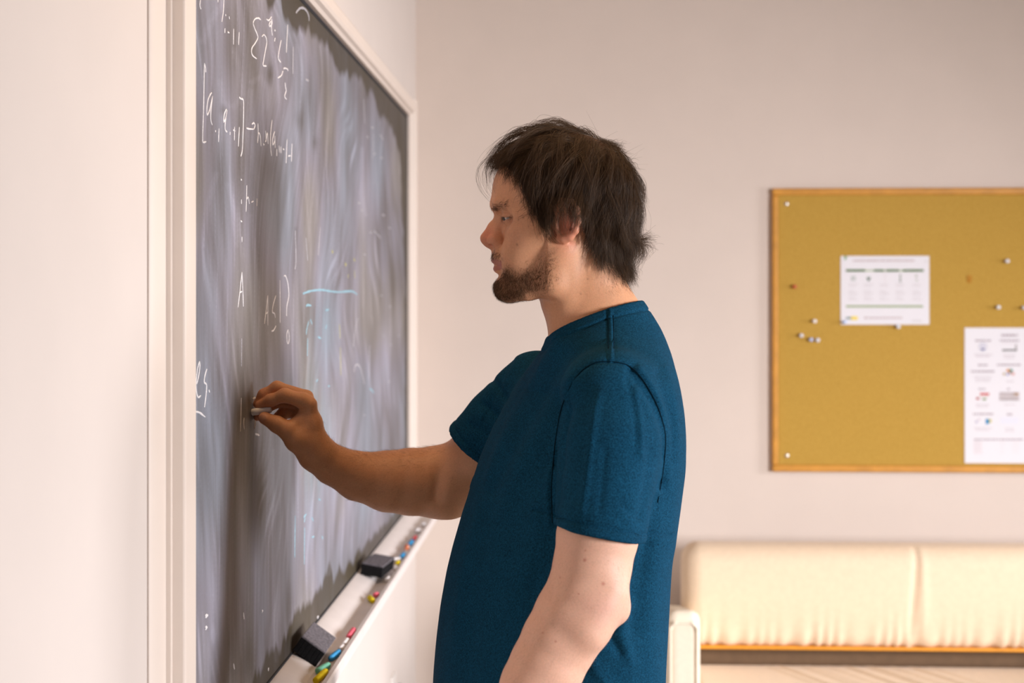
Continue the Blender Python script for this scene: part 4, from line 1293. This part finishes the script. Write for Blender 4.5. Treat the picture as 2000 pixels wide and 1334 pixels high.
# thumb nail, knuckle creases as fine relief
nail = np.clip(1.2 - ((pp[:, 0] - 513) / 8.0) ** 2 - ((pp[:, 1] - 815) / 6.5) ** 2, 0, 1) * (V[:, 1] < 2.233) * (pp[:, 0] < 530)
V = V + N * (0.0007 * np.clip(nail * 3, 0, 1))[:, None]
body = np_mesh('body', V, Q, M['skin'], person, C)
BV, BN, BP = V, N, pp
print('body verts', len(V))

# eyes
eye_m, nt, bs = new_mat('eye')
bs.inputs['Base Color'].default_value = (0.55, 0.48, 0.44, 1); bs.inputs['Roughness'].default_value = 0.1
iris_m = mat_plain('iris', (0.045, 0.03, 0.02), 0.1, spec=0.6)
for sgn in (1, -1):
    c = EYEC.copy(); c[1] = YM - sgn * (YM - EYEC[1])
    bm = bmesh.new(); bmesh.ops.create_uvsphere(bm, u_segments=24, v_segments=16, radius=0.0120)
    bmesh.ops.translate(bm, vec=Vector(c), verts=bm.verts)
    eb = bm_obj('eyeball', bm, eye_m, person, True)
    look = np.array([-0.86, -sgn * 0.12, -0.50]); look /= np.linalg.norm(look)
    ic = c + look * 0.0086
    lathe('iris', ic, ic + look, [(0, 0.0078), (0.0012, 0.0074), (0.0026, 0.0055), (0.0036, 0.0020)], iris_m, eb)


# ------------------------------------------------------------------ hair as strands
def curves_obj(name, P, mat, parent, rad, taper=0.4):
    """P: (n, k, 3)"""
    n, k, _ = P.shape
    cv = bpy.data.hair_curves.new(name)
    cv.add_curves([k] * n)
    off = np.array(parent.location)
    cv.attributes['position'].data.foreach_set('vector', (P - off).astype(np.float32).ravel())
    ra = cv.attributes.get('radius') or cv.attributes.new('radius', 'FLOAT', 'POINT')
    t = np.linspace(0, 1, k)[None]
    r = (np.broadcast_to(np.asarray(rad).reshape(-1, 1), (n, 1)) * (1 - (1 - taper) * t ** 2)).astype(np.float32)
    ra.data.foreach_set('value', np.ascontiguousarray(r).ravel())
    o = bpy.data.objects.new(name, cv)
    COL.objects.link(o)
    cv.materials.append(mat)
    o.parent = parent
    return tag(o, kind='stuff')


E1 = (np.array(H(1103, 372)), np.array([.0995, .0765, .0855]))
E2 = (np.array(H(1152, 408)), np.array([.064, .066, .066]))


def ellv(P, E):
    d = (P - E[0]) / E[1]
    k0 = np.linalg.norm(d, axis=-1); k1 = np.linalg.norm(d / E[1], axis=-1)
    g = d / E[1]
    return k0 * (k0 - 1) / np.maximum(k1, 1e-6), g / np.maximum(np.linalg.norm(g, axis=-1, keepdims=True), 1e-9)


E3 = (np.array(H(1108, 424, .066)), np.array([.0225, .0245, .034]))
# neck column keeps nape hair outside the neck
def skull(P):
    d1, n1 = ellv(P, E1); d2, n2 = ellv(P, E2)
    w = (d1 < d2)[..., None]
    d, n = np.minimum(d1, d2), np.where(w, n1, n2)
    sg = np.where(P[..., 1:2] > YM, -1.0, 1.0)
    Pm = P.copy(); Pm[..., 1] = YM - np.abs(P[..., 1] - YM)
    d4, n4 = ellv(Pm, E3)
    n4 = np.concatenate([n4[..., :1], n4[..., 1:2] * sg, n4[..., 2:]], -1)
    w4 = (d4 < d)[..., None]
    d, n = np.minimum(d, d4), np.where(w4, n4, n)
    z = P[..., 2]
    fx = np.interp(-z, -np.array(NECK['zs']), NECK['fx']); bx = np.interp(-z, -np.array(NECK['zs']), NECK['bx']); ww = np.interp(-z, -np.array(NECK['zs']), NECK['ws'])
    cx = (fx + bx) / 2; A_ = (bx - fx) / 2
    e = np.stack([(P[..., 0] - cx) / A_, (P[..., 1] - YM) / ww], -1)
    r = np.linalg.norm(e, axis=-1)
    d3 = (r - 1) * np.minimum(A_, ww)
    d3 = np.where(z < hz(450), d3, 1.0)
    n3 = np.stack([e[..., 0] / A_, e[..., 1] / ww, 0 * r], -1)
    n3 /= np.maximum(np.linalg.norm(n3, axis=-1, keepdims=True), 1e-9)
    w3 = (d3 < d)[..., None]
    return np.minimum(d, d3), np.where(w3, n3, n)


ids = np.where(scalp)[0]
rng = np.random.default_rng(5)
WH = np.array(H(1172, 278, 0.012))
LOWX = [930, 960, 983, 1000, 1014, 1024, 1038, 1048, 1060, 1072, 1086, 1100, 1116, 1130, 1140, 1152, 1176, 1203, 1225, 1238, 1252, 1280]
LOWY = [318, 322, 328, 340, 356, 385, 412, 445, 470, 462, 455, 447, 438, 436, 458, 494, 522, 542, 556, 545, 520, 482]


def grow(roots, L, hgt_, steps=22, seed=1, wild=0.12, flyaway=False):
    r = np.random.default_rng(seed)
    n = len(roots)
    P = np.zeros((n, steps + 1, 3)); P[:, 0] = roots
    _, nn = skull(roots)
    d = nn * 0.7
    ds = (L / steps)[:, None]
    bias = r.normal(size=(n, 3)) * wild
    rsel = r.uniform(0.35, 1.0, n)
    for s in range(steps):
        p = P[:, s]
        _, nn = skull(p)
        away = p - WH
        away /= np.maximum(np.linalg.norm(away, axis=1)[:, None], 1e-6)
        pj = project(p)
        grav = np.array([0, 0, -1.0])
        latw = np.clip(np.abs(p[:, 1] - YM) / 0.06, 0, 1)
        low = np.clip((pj[:, 1] - 300) / 120, 0, 1)
        gw = 0.25 + 0.9 * latw + 1.0 * low
        fl = away * 0.9 + grav * gw[:, None]
        # temple hair sweeps back over the ear, nape flicks out behind
        back = np.clip((pj[:, 1] - 385) / 50, 0, 1) * np.clip((pj[:, 0] - 1062) / 30, 0, 1) * np.clip((1150 - pj[:, 0]) / 30, 0, 1)
        fl[:, 0] += 0.55 * back
        flick = np.clip((pj[:, 1] - 432) / 34, 0, 1) * np.clip((pj[:, 0] - 1200) / 26, 0, 1) * np.clip((500 - pj[:, 1]) / 30, 0, 1) * rsel
        fl[:, 0] += 3.2 * flick; fl[:, 2] += 0.9 * flick
        curl = np.clip((pj[:, 1] - 500) / 30, 0, 1) * np.clip((pj[:, 0] - 1160) / 30, 0, 1)
        fl[:, 0] += 0.3 * curl
        fl = fl - nn * np.sum(fl * nn, 1, keepdims=True) * 0.85
        fl /= np.maximum(np.linalg.norm(fl, axis=1)[:, None], 1e-6)
        d = d * 0.62 + fl * 0.38 + bias * (0.35 if not flyaway else 0.8)
        d /= np.maximum(np.linalg.norm(d, axis=1)[:, None], 1e-6)
        q = p + d * ds
        sd, nn = skull(q)
        tgt = hgt_ * min(1.0, (s + 1) / (steps * 0.35))
        free = flick * 1.0
        push = np.where(sd < tgt, tgt - sd, (tgt - sd) * 0.25 * (1 - np.clip(free * 3, 0, 1)))
        if flyaway: push = np.where(sd < 0.002, 0.002 - sd, 0)
        q = q + nn * push[:, None]
        P[:, s + 1] = q
    return P


RY = [240, 265, 296, 323, 351, 382, 413, 441, 454, 461, 479, 492, 516, 537, 560]
RX = [1124, 1186, 1215, 1235, 1249, 1255, 1253, 1250, 1262, 1276, 1282, 1268, 1252, 1248, 1240]


def trim_low(P, jit, seed):
    """cut each strand where it passes the lower outline of the haircut"""
    n, k, _ = P.shape
    r = np.random.default_rng(seed)
    pj = project(P.reshape(-1, 3)).reshape(n, k, 2)
    lim = np.interp(pj[..., 0], LOWX, LOWY) + (r.normal(size=(n, 1)) * jit)
    below = (pj[..., 1] > lim) | (pj[..., 0] > np.interp(pj[..., 1], RY, RX) + r.normal(size=(n, 1)) * 5)
    below[:, :5] = False
    first = np.where(below.any(1), below.argmax(1), k - 1)
    out = np.empty_like(P)
    for i in range(n):
        e = first[i]
        t = np.linspace(0, e, k)
        for ax in range(3):
            out[i, :, ax] = np.interp(t, np.arange(k), P[i, :, ax])
    return out


nG = 620
gi = rng.choice(ids, nG)
groots = BV[gi]
gp = project(groots)
L = 0.085 + 0.055 * rng.random(nG)
L *= np.where(gp[:, 1] > 400, 0.75, 1.0)
lay = 0.004 + 0.0125 * rng.random(nG) ** 0.8
topm = np.clip((330 - gp[:, 1]) / 60, 0, 1)
lay = lay + 0.004 * topm * rng.random(nG)
G = grow(groots, L, lay, seed=2, wild=0.30)
G = trim_low(G, 7, 3)
# children clumped on guides
nC = 15000
ci = rng.choice(ids, nC)
croots = BV[ci]
best = np.zeros(nC, int)
for s in range(0, nC, 1000):
    dd = ((croots[s:s + 1000, None, :] - groots[None]) ** 2).sum(-1)
    k2 = np.argpartition(dd, 3, axis=1)[:, :3]
    best[s:s + 1000] = k2[np.arange(len(k2)), rng.integers(0, 3, len(k2))]
kk = G.shape[1]
t = np.linspace(0, 1, kk)[None, :, None]
offs = croots - groots[best]
clump = 1 - 0.62 * t ** 0.8
frz = rng.normal(size=(nC, 1, 3)) * 0.0042 * t + np.sin(t * 9 + rng.uniform(0, 6.28, (nC, 1, 1))) * rng.normal(size=(nC, 1, 3)) * 0.0016
P = G[best] + offs[:, None] * clump + frz
st = rng.uniform(0.78, 1.06, nC)
ks = np.arange(kk)
for i in range(nC):
    e = min(st[i], 1.0) * (kk - 1)
    tt = np.linspace(0, e, kk)
    P[i] = np.stack([np.interp(tt, ks, P[i, :, ax]) for ax in range(3)], 1)
sd, nn = skull(P)
P += nn * np.maximum(0.0015 - sd, 0)[..., None]
curves_obj('hair', P, M['hair'], person, rng.uniform(0.00010, 0.00017, nC))
# loose strands over the top, long fringe hairs hanging free in front of the forehead
topids = ids[(BP[ids, 1] < 330)]
nf_ = 170
fr = BV[rng.choice(topids, nf_)]
Fy = grow(fr, rng.uniform(0.02, 0.055, nf_), np.full(nf_, 0.02), seed=9, wild=0.42, flyaway=True)
curves_obj('loose_hair', Fy, M['hair'], person, rng.uniform(0.00006, 0.00010, nf_))
fringe = []
FR = [[(1000, 300), (975, 300), (952, 312), (940, 330), (938, 350), (944, 372), (958, 388), (972, 400)], [(1000, 302), (972, 303), (953, 318), (948, 340), (951, 365), (960, 382)],
      [(1004, 302), (985, 300), (965, 306), (955, 325), (953, 350), (960, 380)], [(1006, 310), (985, 312), (968, 326), (962, 345), (960, 362)], [(1008, 312), (990, 316), (975, 330), (966, 352)],
      [(1002, 305), (978, 312), (962, 332), (957, 352), (962, 376)], [(1012, 325), (998, 345), (1003, 362), (1015, 376)], [(1016, 330), (1006, 350), (1012, 370), (1018, 388)],
      [(1024, 380), (1024, 400), (1030, 418), (1040, 430)], [(1026, 385), (1030, 410), (1038, 428)], [(985, 330), (1000, 340), (1012, 346)]]
for k in range(130):
    base_p = FR[k % len(FR)] if k < 40 else FR[rng.integers(0, 6)]
    cc = rng.uniform(-0.045, 0.045) if (k % len(FR)) < 6 or k >= 40 else rng.uniform(.062, .07)
    sc = rng.uniform(0.75, 1.12)
    x0, y0 = base_p[0]
    pts = [np.array([x0 + (x - x0) * sc * rng.uniform(.97, 1.03) + rng.normal() * 1.2, y0 + (y - y0) * (0.8 + .2 * sc) * rng.uniform(.97, 1.03) + rng.normal() * 1.2]) for x, y in base_p]
    e = rng.uniform(0.6, 1.0)
    sp_ = np.array(smooth_path(pts, 6))
    tt = np.linspace(0, e * (len(sp_) - 1), 22)
    xy = np.stack([np.interp(tt, np.arange(len(sp_)), sp_[:, i]) for i in range(2)], 1)
    fringe.append([H(x, y, cc) for x, y in xy])
for loop in ([(1028, 268), (1030, 252), (1038, 238), (1047, 234), (1048, 246), (1040, 258), (1034, 250), (1040, 240)], [(994, 292), (996, 278), (998, 266)], [(1010, 280), (1010, 262), (1012, 250)], [(1030, 270), (1028, 255), (1034, 244)],
             [(975, 298), (973, 290), (980, 286)], [(1090, 262), (1098, 246), (1112, 244), (1128, 240)], [(1120, 252), (1145, 246), (1170, 256)]):
    sp_ = np.array(smooth_path(loop, 6)); tt = np.linspace(0, len(sp_) - 1, 22)
    fringe.append([H(*[np.interp(q, np.arange(len(sp_)), sp_[:, i]) for i in range(2)], 0.01) for q in tt])
curves_obj('fringe', np.array(fringe), M['hair'], person, np.full(len(fringe), 0.00013))


def short_hair(name, w, n, length, dirf, mat, rad, curl=0.35, seed=1, k=6, lift=0.5):
    r = np.random.default_rng(seed)
    p = w / w.sum()
    ii = r.choice(len(BV), n, p=p)
    roots = BV[ii] + r.normal(size=(n, 3)) * 0.0006
    roots = roots - BN[ii] * 0.0003
    nrm = BN[ii]
    D = dirf(ii) + r.normal(size=(n, 3)) * curl
    D = D - nrm * np.sum(D * nrm, 1, keepdims=True)
    D /= np.maximum(np.linalg.norm(D, axis=1)[:, None], 1e-6)
    L_ = (length(ii) if callable(length) else np.full(n, length)) * r.uniform(0.6, 1.25, n)
    out = np.zeros((n, k, 3))
    bend = r.normal(size=(n, 3)) * 0.25
    for j in range(k):
        t_ = j / (k - 1)
        out[:, j] = roots + L_[:, None] * (nrm * lift * t_ * (1 - 0.45 * t_) + D * t_ ** 1.3 * 0.9 + bend * t_ ** 2 * 0.6)
    return curves_obj(name, out, mat, person, r.uniform(0.7, 1.2, n) * rad, 0.35)


wb = dens_beard * headz * (1 - 0.9 * (poly_dist(BP, [(962, 510), (972, 513), (984, 516), (974, 523), (964, 526)]) < 5.5))
wb2 = np.clip(wb, 0, None) ** 1.25
bdir = lambda ii: np.stack([np.where(BP[ii, 0] > 1010, -0.15, -0.45), 0 * ii, -np.ones(len(ii))], 1) + BN[ii] * 0.3
short_hair('beard', wb2 + 1e-12, 11500, lambda ii: 0.0022 + 0.0048 * np.clip(dens_beard[ii] * 1.2, 0, 1), bdir, M['beard'], 0.000085, 0.55, 3)
brow_w = headz * np.exp(-(poly_dist(BP, [(964, 405), (975, 401), (990, 400), (1006, 406)]) / 4.0) ** 2) * (c_lat > .004) * (c_lat < .052)
short_hair('eyebrow', brow_w + 1e-12, 900, 0.0075, lambda ii: np.tile(np.array([0.9, 0, 0.12]), (len(ii), 1)), M['beard'], 0.00009, 0.14, 4, lift=0.12)
lash = headz * np.exp(-(poly_dist(BP, [(982, 426), (992, 424), (1005, 422)]) / 1.6) ** 2) * (c_lat > .024) * (c_lat < .050)
short_hair('eyelashes', lash + 1e-12, 220, 0.006, lambda ii: np.tile(np.array([-0.7, 0, -0.8]), (len(ii), 1)), M['hair'], 0.00008, 0.25, 5, lift=0.6)
fa_w = arm_far * np.clip((905 - BP[:, 0]) / 80, 0, 1) * np.clip((BP[:, 0] - 600) / 40, 0, 1) * (BP[:, 1] > 820) * np.clip(0.25 + 0.9 * BN[:, 2], 0.12, 1)
short_hair('arm_hair', fa_w + 1e-12, 2600, 0.010, lambda ii: np.tile(np.array([-0.8, -0.1, -0.45]), (len(ii), 1)), M['arm_hair'], 0.00005, 0.45, 6, lift=0.35)
na_w = arm_near * (BP[:, 1] > 1090) * (BP[:, 1] < 1400)
short_hair('arm_hair', na_w + 1e-12, 1100, 0.008, lambda ii: np.tile(np.array([-0.2, 0.1, -0.9]), (len(ii), 1)), M['arm_hair'], 0.00004, 0.5, 7, lift=0.3)
nape_w = headz * np.clip(g2(1205, 545, 28, 16), 0, 1) * (BP[:, 1] < 580)
short_hair('nape_hair', nape_w + 1e-12, 900, 0.008, lambda ii: np.tile(np.array([0.3, 0, -0.9]), (len(ii), 1)), M['beard'], 0.00005, 0.4, 8, lift=0.2)

# ------------------------------------------------------------------ T-shirt
T = []
ty = [575, 590, 605, 620, 640, 660, 690, 720, 750, 800, 850, 905, 950, 1020, 1080, 1130, 1200, 1270, 1334, 1420, 1500]
tf = [1190, 1160, 1120, 1098, 1082, 1072, 1054, 1034, 1012, 983, 957, 935, 922, 900, 882, 870, 858, 850, 845, 842, 844]
tb = [1236, 1252, 1262, 1271, 1284, 1294, 1307, 1316, 1322, 1331, 1336, 1336, 1330, 1321, 1312, 1308, 1304, 1301, 1300, 1304, 1308]
tw = [.03, .055, .068, .082, .105, .135, .170, .190, .197, .197, .193, .192, .193, .197, .199, .200, .200, .200, .200, .203, .205]
# sleeves
nsA, nsM, nsB = PY(1190, 775, 1.925), PY(1189, 860, 1.905), PY(1167, 1085, 1.862)
T.append(chain([nsA, nsM, nsB], [.066, .0700, .0592], k=0.025))
fsA, fsB = PY(1050, 765, 2.278), PY(925, 900, 2.335)
T.append(chain([fsA, PY(985, 835, 2.31), fsB], [.066, .068, .066], k=0.03))


def halfspace(p0, nrm, lo, hi, k=0.0015):
    """removes the side that nrm points to, within a box"""
    p0, nrm = np.array(p0, float), np.array(nrm, float); nrm /= np.linalg.norm(nrm)

    def f(x, y, z):
        d = -((x - p0[0]) * nrm[0] + (y - p0[1]) * nrm[1] + (z - p0[2]) * nrm[2])
        bx = np.maximum(np.maximum(np.maximum(lo[0] - x, x - hi[0]), np.maximum(lo[1] - y, y - hi[1])), np.maximum(lo[2] - z, z - hi[2]))
        return np.maximum(d, bx)
    return Shape(f, lo, hi, 's', k)


# near hem plane through the traced hem line
h0, h1 = PY(1083, 1031, 1.86), PY(1257, 1063, 1.872)
ax = (h1 - h0) / np.linalg.norm(h1 - h0)
hn = np.cross(ax, np.array([0.0, 1.0, -0.10])); hn /= np.linalg.norm(hn)
if hn[2] > 0: hn = -hn
HEM_N = (h0, hn)
T.append(halfspace(h0, hn, nsB - .14, np.array([nsB[0] + .14, 2.02, h0[2] + 0.03])))
fdir = (fsB - fsA) / np.linalg.norm(fsB - fsA)
g0, g1 = PY(906, 849, 2.33), PY(937, 886, 2.30)
gt = (g1 - g0) / np.linalg.norm(g1 - g0)
gn = fdir - gt * (fdir @ gt); gn /= np.linalg.norm(gn)
HEM_F = (g0, gn)
T.append(halfspace(g0, gn, (g0[0] - .16, 2.16, g0[2] - .2), (g0[0] + .12, 2.5, g0[2] + .10)))
T.append(sloft([hz(y) for y in ty], [hx(a) for a in tf], [hx(a) for a in tb], tw, YM, 2.03, hz(1470), hz(580), k=0.0, kcap=0.004, shear=0.30))
T[-1].k = 0.022
T.append(sloft(NECK['zs'], [v - .005 for v in NECK['fx']], [v + .0045 for v in NECK['bx']], [w + .005 for w in NECK['ws']], YM, 2.1, hz(740), hz(560), k=0.015, kcap=0.004))
# neck opening plane and hollow
c0, c1 = H(1071, 657), H(1250, 587)
cd = (c1 - c0) / np.linalg.norm(c1 - c0)
cn = np.cross(cd, np.array([0, 1.0, 0])); cn = cn if cn[2] > 0 else -cn


def neck_cut(x, y, z):
    d = -((x - c0[0]) * cn[0] + (z - c0[2]) * cn[2] + 0 * y) - 0.001 + 0.007 * np.clip(np.abs(y - YM) / 0.065, 0, 1.3) ** 2
    return d


T.append(Shape(neck_cut, H(1000, 700) - np.array([0, .10, 0]), H(1330, 500) + np.array([0, .10, 0]), 's', 0.002))
nk0 = sloft(NECK['zs'], [v - .0015 for v in NECK['fx']], [v + .0012 for v in NECK['bx']], [w + .0015 for w in NECK['ws']], YM, 2.1, hz(690), hz(455), 's', 0.001)
nk_f = nk0.f
nk0.f = lambda x, y, z: np.maximum(nk_f(x, y, z), -((x - c0[0]) * cn[0] + (z - c0[2]) * cn[2] + 0 * y) - 0.030)
T.append(nk0)
V, Q = sdf_mesh(T, 0.0022)
V = relax(V, Q, 2, 0.5)
N = normals(V, Q)
pp = project(V)
nearS = np.clip((YM - V[:, 1]) / 0.05, 0, 1) * np.clip(-N[:, 1] * 3 + 0.6, 0, 1)
mpp = V[:, 1] / F
D = np.zeros(len(V))


def fold(path, amp, wid, msk=None):
    global D
    d = poly_dist(pp, smooth_path(path, 4)) * mpp
    D += amp * np.exp(-(d / wid) ** 2) * (nearS if msk is None else msk)


arm_front = [(1195, 706), (1160, 709), (1126, 735), (1099, 788), (1087, 845), (1080, 905), (1077, 960), (1079, 1025)]
arm_back = [(1195, 706), (1226, 713), (1252, 737), (1276, 776), (1291, 812), (1300, 852), (1298, 895)]
fold(arm_front, -0.0022, 0.0022)
fold([(x - 6, y + 1) for x, y in arm_front[2:]], 0.0018, 0.0045)
fold([(x - 4, y) for x, y in arm_front[3:6]], -0.0050, 0.0080)
fold(arm_back, -0.0022, 0.0022)
fold([(1234, 722), (1262, 768), (1284, 812), (1297, 860), (1299, 905), (1292, 950)], -0.0060, 0.0070)
fold([(1250, 760), (1272, 800), (1288, 850), (1292, 900), (1284, 960)], 0.0035, 0.0060)
fold([(1248, 720), (1280, 770), (1302, 830), (1308, 880), (1302, 930)], 0.0035, 0.0055)
fold([(1285, 730), (1300, 780), (1312, 840), (1312, 900)], -0.0030, 0.0060)
fold([(1300, 720), (1318, 790), (1322, 860)], 0.0020, 0.0060)
fold([(1186, 608), (1187, 660), (1187, 704)], -0.0018, 0.0018)
fold([(1192, 607), (1193, 660), (1194, 704)], 0.0020, 0.0035)
fold([(1198, 609), (1199, 660), (1200, 704)], -0.0014, 0.0018)
fold([(1240, 770), (1250, 830), (1252, 890)], 0.0022, 0.0045)
fold([(1225, 740), (1240, 800), (1244, 860)], -0.0022, 0.0045)
# pressed crease down the middle of the near sleeve
cr_x = np.interp(pp[:, 1], [760, 800, 900, 1000, 1045], [1172, 1162, 1150, 1136, 1130])
fr_m = np.clip((pp[:, 1] - 745) / 50, 0, 1) * np.clip((1030 - pp[:, 1]) / 50, 0, 1) * nearS * (V[:, 1] < 1.93)
sd_ = (cr_x - pp[:, 0]) * mpp
D -= fr_m * np.clip(sd_, 0, 0.045) * 0.22 * np.clip((0.062 - sd_) / 0.02, 0, 1)
D += fr_m * 0.0030 * np.exp(-(sd_ / 0.006) ** 2)
fold([(1182, 880), (1176, 940), (1170, 1000)], -0.0014, 0.0050)
fold([(1215, 985), (1235, 1005), (1255, 1010)], -0.0016, 0.0040)
fold([(1115, 985), (1140, 1000), (1170, 1000)], 0.0014, 0.0050)
fold([(1270, 880), (1262, 950), (1250, 1010)], -0.0022, 0.0055)
# chest drape
fold([(1088, 668), (1035, 745), (985, 840), (950, 925)], 0.0045, 0.0090)
fold([(1070, 668), (1015, 755), (965, 850), (938, 925)], -0.0030, 0.0080)
fold([(1105, 690), (1055, 780), (1000, 880), (960, 960)], -0.0035, 0.0090)
fold([(1118, 720), (1070, 810), (1020, 900), (985, 990)], 0.0025, 0.0110)
fold([(1090, 800), (1065, 860), (1050, 950)], -0.0030, 0.0120)
fold([(1060, 950), (1040, 1050), (1000, 1180)], 0.0030, 0.0160)
fold([(1085, 1030), (1075, 1090), (1040, 1150)], -0.0040, 0.0140)
fold([(930, 980), (905, 1100), (890, 1250)], 0.0020, 0.0120)
fold([(955, 1000), (930, 1120), (920, 1330)], -0.0020, 0.0130)
fold([(1215, 1190), (1190, 1235), (1210, 1275)], -0.0035, 0.0060)
fold([(1230, 1180), (1215, 1230), (1230, 1290)], 0.0030, 0.0080)
fold([(1262, 1070), (1245, 1150), (1240, 1230)], -0.0030, 0.0100)
fold([(1285, 1050), (1280, 1150), (1275, 1300)], 0.0022, 0.0120)
fold([(1160, 1300), (1172, 1320), (1185, 1334)], 0.0030, 0.0080)
farS = ((V[:, 1] > 2.16) & (V[:, 0] < hx(1060))).astype(float)
fold([(1000, 700), (970, 760), (940, 830)], -0.0025, 0.005, farS)
fold([(965, 745), (985, 775)], -0.004, 0.006, farS)
fold([(945, 790), (975, 815)], -0.004, 0.006, farS)
fold([(920, 830), (955, 850)], -0.003, 0.006, farS)
for (p0, n0, msk) in ((HEM_N[0], HEM_N[1], (V[:, 1] < 1.955) & (V[:, 2] < HEM_N[0][2] + 0.05)), (HEM_F[0], HEM_F[1], (V[:, 1] > 2.16) & (V[:, 0] < hx(980)))):
    d = -((V - p0) @ n0)
    D += msk * (-0.0024 * np.exp(-((d - 0.0140) / 0.0020) ** 2) + 0.0010 * (d < 0.012) * (d > 0.001) * 1.0)
cdist = -((V[:, 0] - c0[0]) * cn[0] + (V[:, 2] - c0[2]) * cn[2]) + 0.0
col_m = (V[:, 2] > hz(690)) & (np.abs(V[:, 1] - YM) < .10)
cdist = cdist - 0.001 + 0.007 * np.clip(np.abs(V[:, 1] - YM) / 0.065, 0, 1.3) ** 2
D += col_m * (-0.0016 * np.exp(-((cdist - 0.0165) / 0.0018) ** 2) + 0.0008 * ((cdist < 0.015) & (cdist > 0.0)))
lowf = fbm3(V * np.array([1, 1, 0.45]), 30, 77, 2)
D += 0.0013 * lowf * np.clip((hz(640) - V[:, 2]) / 0.06, 0, 1) * np.clip((np.abs(((V - HEM_N[0]) @ HEM_N[1])) / 0.02), 0, 1)
V = V + N * D[:, None]
V = relax(V, Q, 1, 0.3)
sb = np.array([0.0048, 0.0435, 0.085])
Cs = np.tile(sb, (len(V), 1)) * (1 + 0.06 * fbm3(V, 60, 9))[:, None]
shirt = np_mesh('t_shirt', V, Q, M['shirt'], person, Cs)
print('shirt verts', len(V))

# stitched seams, darkened to paint the crease shade, lying in the armhole, along the shoulder and round the near hem
M['seam'] = mat_plain('shaded_seam_thread', (0.0016, 0.012, 0.022), 0.9, spec=0.05)
SV, SP = V, project(V)
front = (normals(V, Q)[:, 1] < 0.05) & (V[:, 1] < YM + .03)
SI = np.where(front)[0]


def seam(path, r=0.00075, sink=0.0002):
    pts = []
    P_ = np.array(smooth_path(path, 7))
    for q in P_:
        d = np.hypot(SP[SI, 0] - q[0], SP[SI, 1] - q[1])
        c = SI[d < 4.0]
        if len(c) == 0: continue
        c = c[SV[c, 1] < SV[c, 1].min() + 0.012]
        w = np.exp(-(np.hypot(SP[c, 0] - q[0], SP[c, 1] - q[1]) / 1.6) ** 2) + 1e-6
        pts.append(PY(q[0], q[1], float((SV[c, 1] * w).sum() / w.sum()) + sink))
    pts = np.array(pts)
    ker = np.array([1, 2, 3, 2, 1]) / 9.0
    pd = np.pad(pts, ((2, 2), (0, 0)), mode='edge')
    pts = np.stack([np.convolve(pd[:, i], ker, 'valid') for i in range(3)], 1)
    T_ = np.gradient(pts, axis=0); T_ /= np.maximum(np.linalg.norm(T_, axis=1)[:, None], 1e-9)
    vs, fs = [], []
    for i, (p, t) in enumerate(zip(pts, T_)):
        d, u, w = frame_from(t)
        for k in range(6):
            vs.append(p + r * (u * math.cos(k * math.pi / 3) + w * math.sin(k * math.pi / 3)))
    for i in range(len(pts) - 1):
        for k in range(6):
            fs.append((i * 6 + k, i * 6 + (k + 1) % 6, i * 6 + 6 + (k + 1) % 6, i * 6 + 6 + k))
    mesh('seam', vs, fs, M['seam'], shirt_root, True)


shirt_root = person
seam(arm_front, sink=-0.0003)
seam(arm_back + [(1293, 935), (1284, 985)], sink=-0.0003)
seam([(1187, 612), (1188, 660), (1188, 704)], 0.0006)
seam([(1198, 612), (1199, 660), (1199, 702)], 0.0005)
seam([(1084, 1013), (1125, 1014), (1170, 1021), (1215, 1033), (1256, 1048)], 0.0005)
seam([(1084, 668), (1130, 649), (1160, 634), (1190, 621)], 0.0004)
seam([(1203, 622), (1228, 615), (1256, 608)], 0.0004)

# ------------------------------------------------------------------ trousers and shoes (below the frame)
TR = []
hipL, hipR = np.array([-0.035, YM - .085, .90]), np.array([-0.035, YM + .085, .90])
for h, dy in ((hipL, -.02), (hipR, .02)):
    TR.append(chain([h, h + np.array([-.015, dy, -.43]), h + np.array([.02, dy * 1.5, -.84])], [.092, .072, .062], k=0.03))
TR.append(ell((-.038, YM, .93), (.118, .155, .09), k=0.03))
TR.append(rbox((-.4, YM - .4, -.1), (.4, YM + .4, .045), .001, 's', 0.001))
V, Q = sdf_mesh(TR, 0.005)
V = relax(V, Q, 2)
np_mesh('trousers', V, Q, M['denim'], person)
for dy in (-.13, .13):
    y = YM + dy
    V, Q = sdf_mesh([chain([(0.005, y, .045), (-.12, y, .04), (-.23, y, .036)], [.046, .044, .036], k=.01), chain([(-.01, y, .05), (-.015, y, .10)], [.046, .05], k=.02), rbox((-.35, y - .1, -.1), (.3, y + .1, .018), .001, 's', .001)], 0.004)
    sh = np_mesh('shoe', relax(V, Q, 2), Q, M['shoe'], person)
    V, Q = sdf_mesh([chain([(0.008, y, .012), (-.12, y, .012), (-.232, y, .012)], [.048, .046, .038], k=.01), rbox((-.35, y - .1, .019), (.3, y + .1, .2), .001, 's', .001), rbox((-.35, y - .1, -.2), (.3, y + .1, .0), .0005, 's', .001)], 0.003)
    np_mesh('sole', V, Q, M['sole'], sh)

# ------------------------------------------------------------------ the chalk in his hand
ca, cb_ = PX(490.5, 805.5, XW + 0.0052), PY(530.5, 799.5, 2.236)
L = float(np.linalg.norm(cb_ - ca))
print('held chalk', ca, cb_, L)
o = lathe('chalk_stick', ca, cb_, [(0, 0.0032), (0.0015, 0.0052), (L * .3, 0.0056), (L * .6, 0.0050), (L - .002, 0.0056), (L, 0.0044)], CH['white'], None, 18, 0.03)
c = Vector((ca + cb_) / 2); o.data.transform(Matrix.Translation(-c)); o.location = c
tag(o, 'white chalk stick held between thumb and forefinger against the board', 'chalk')
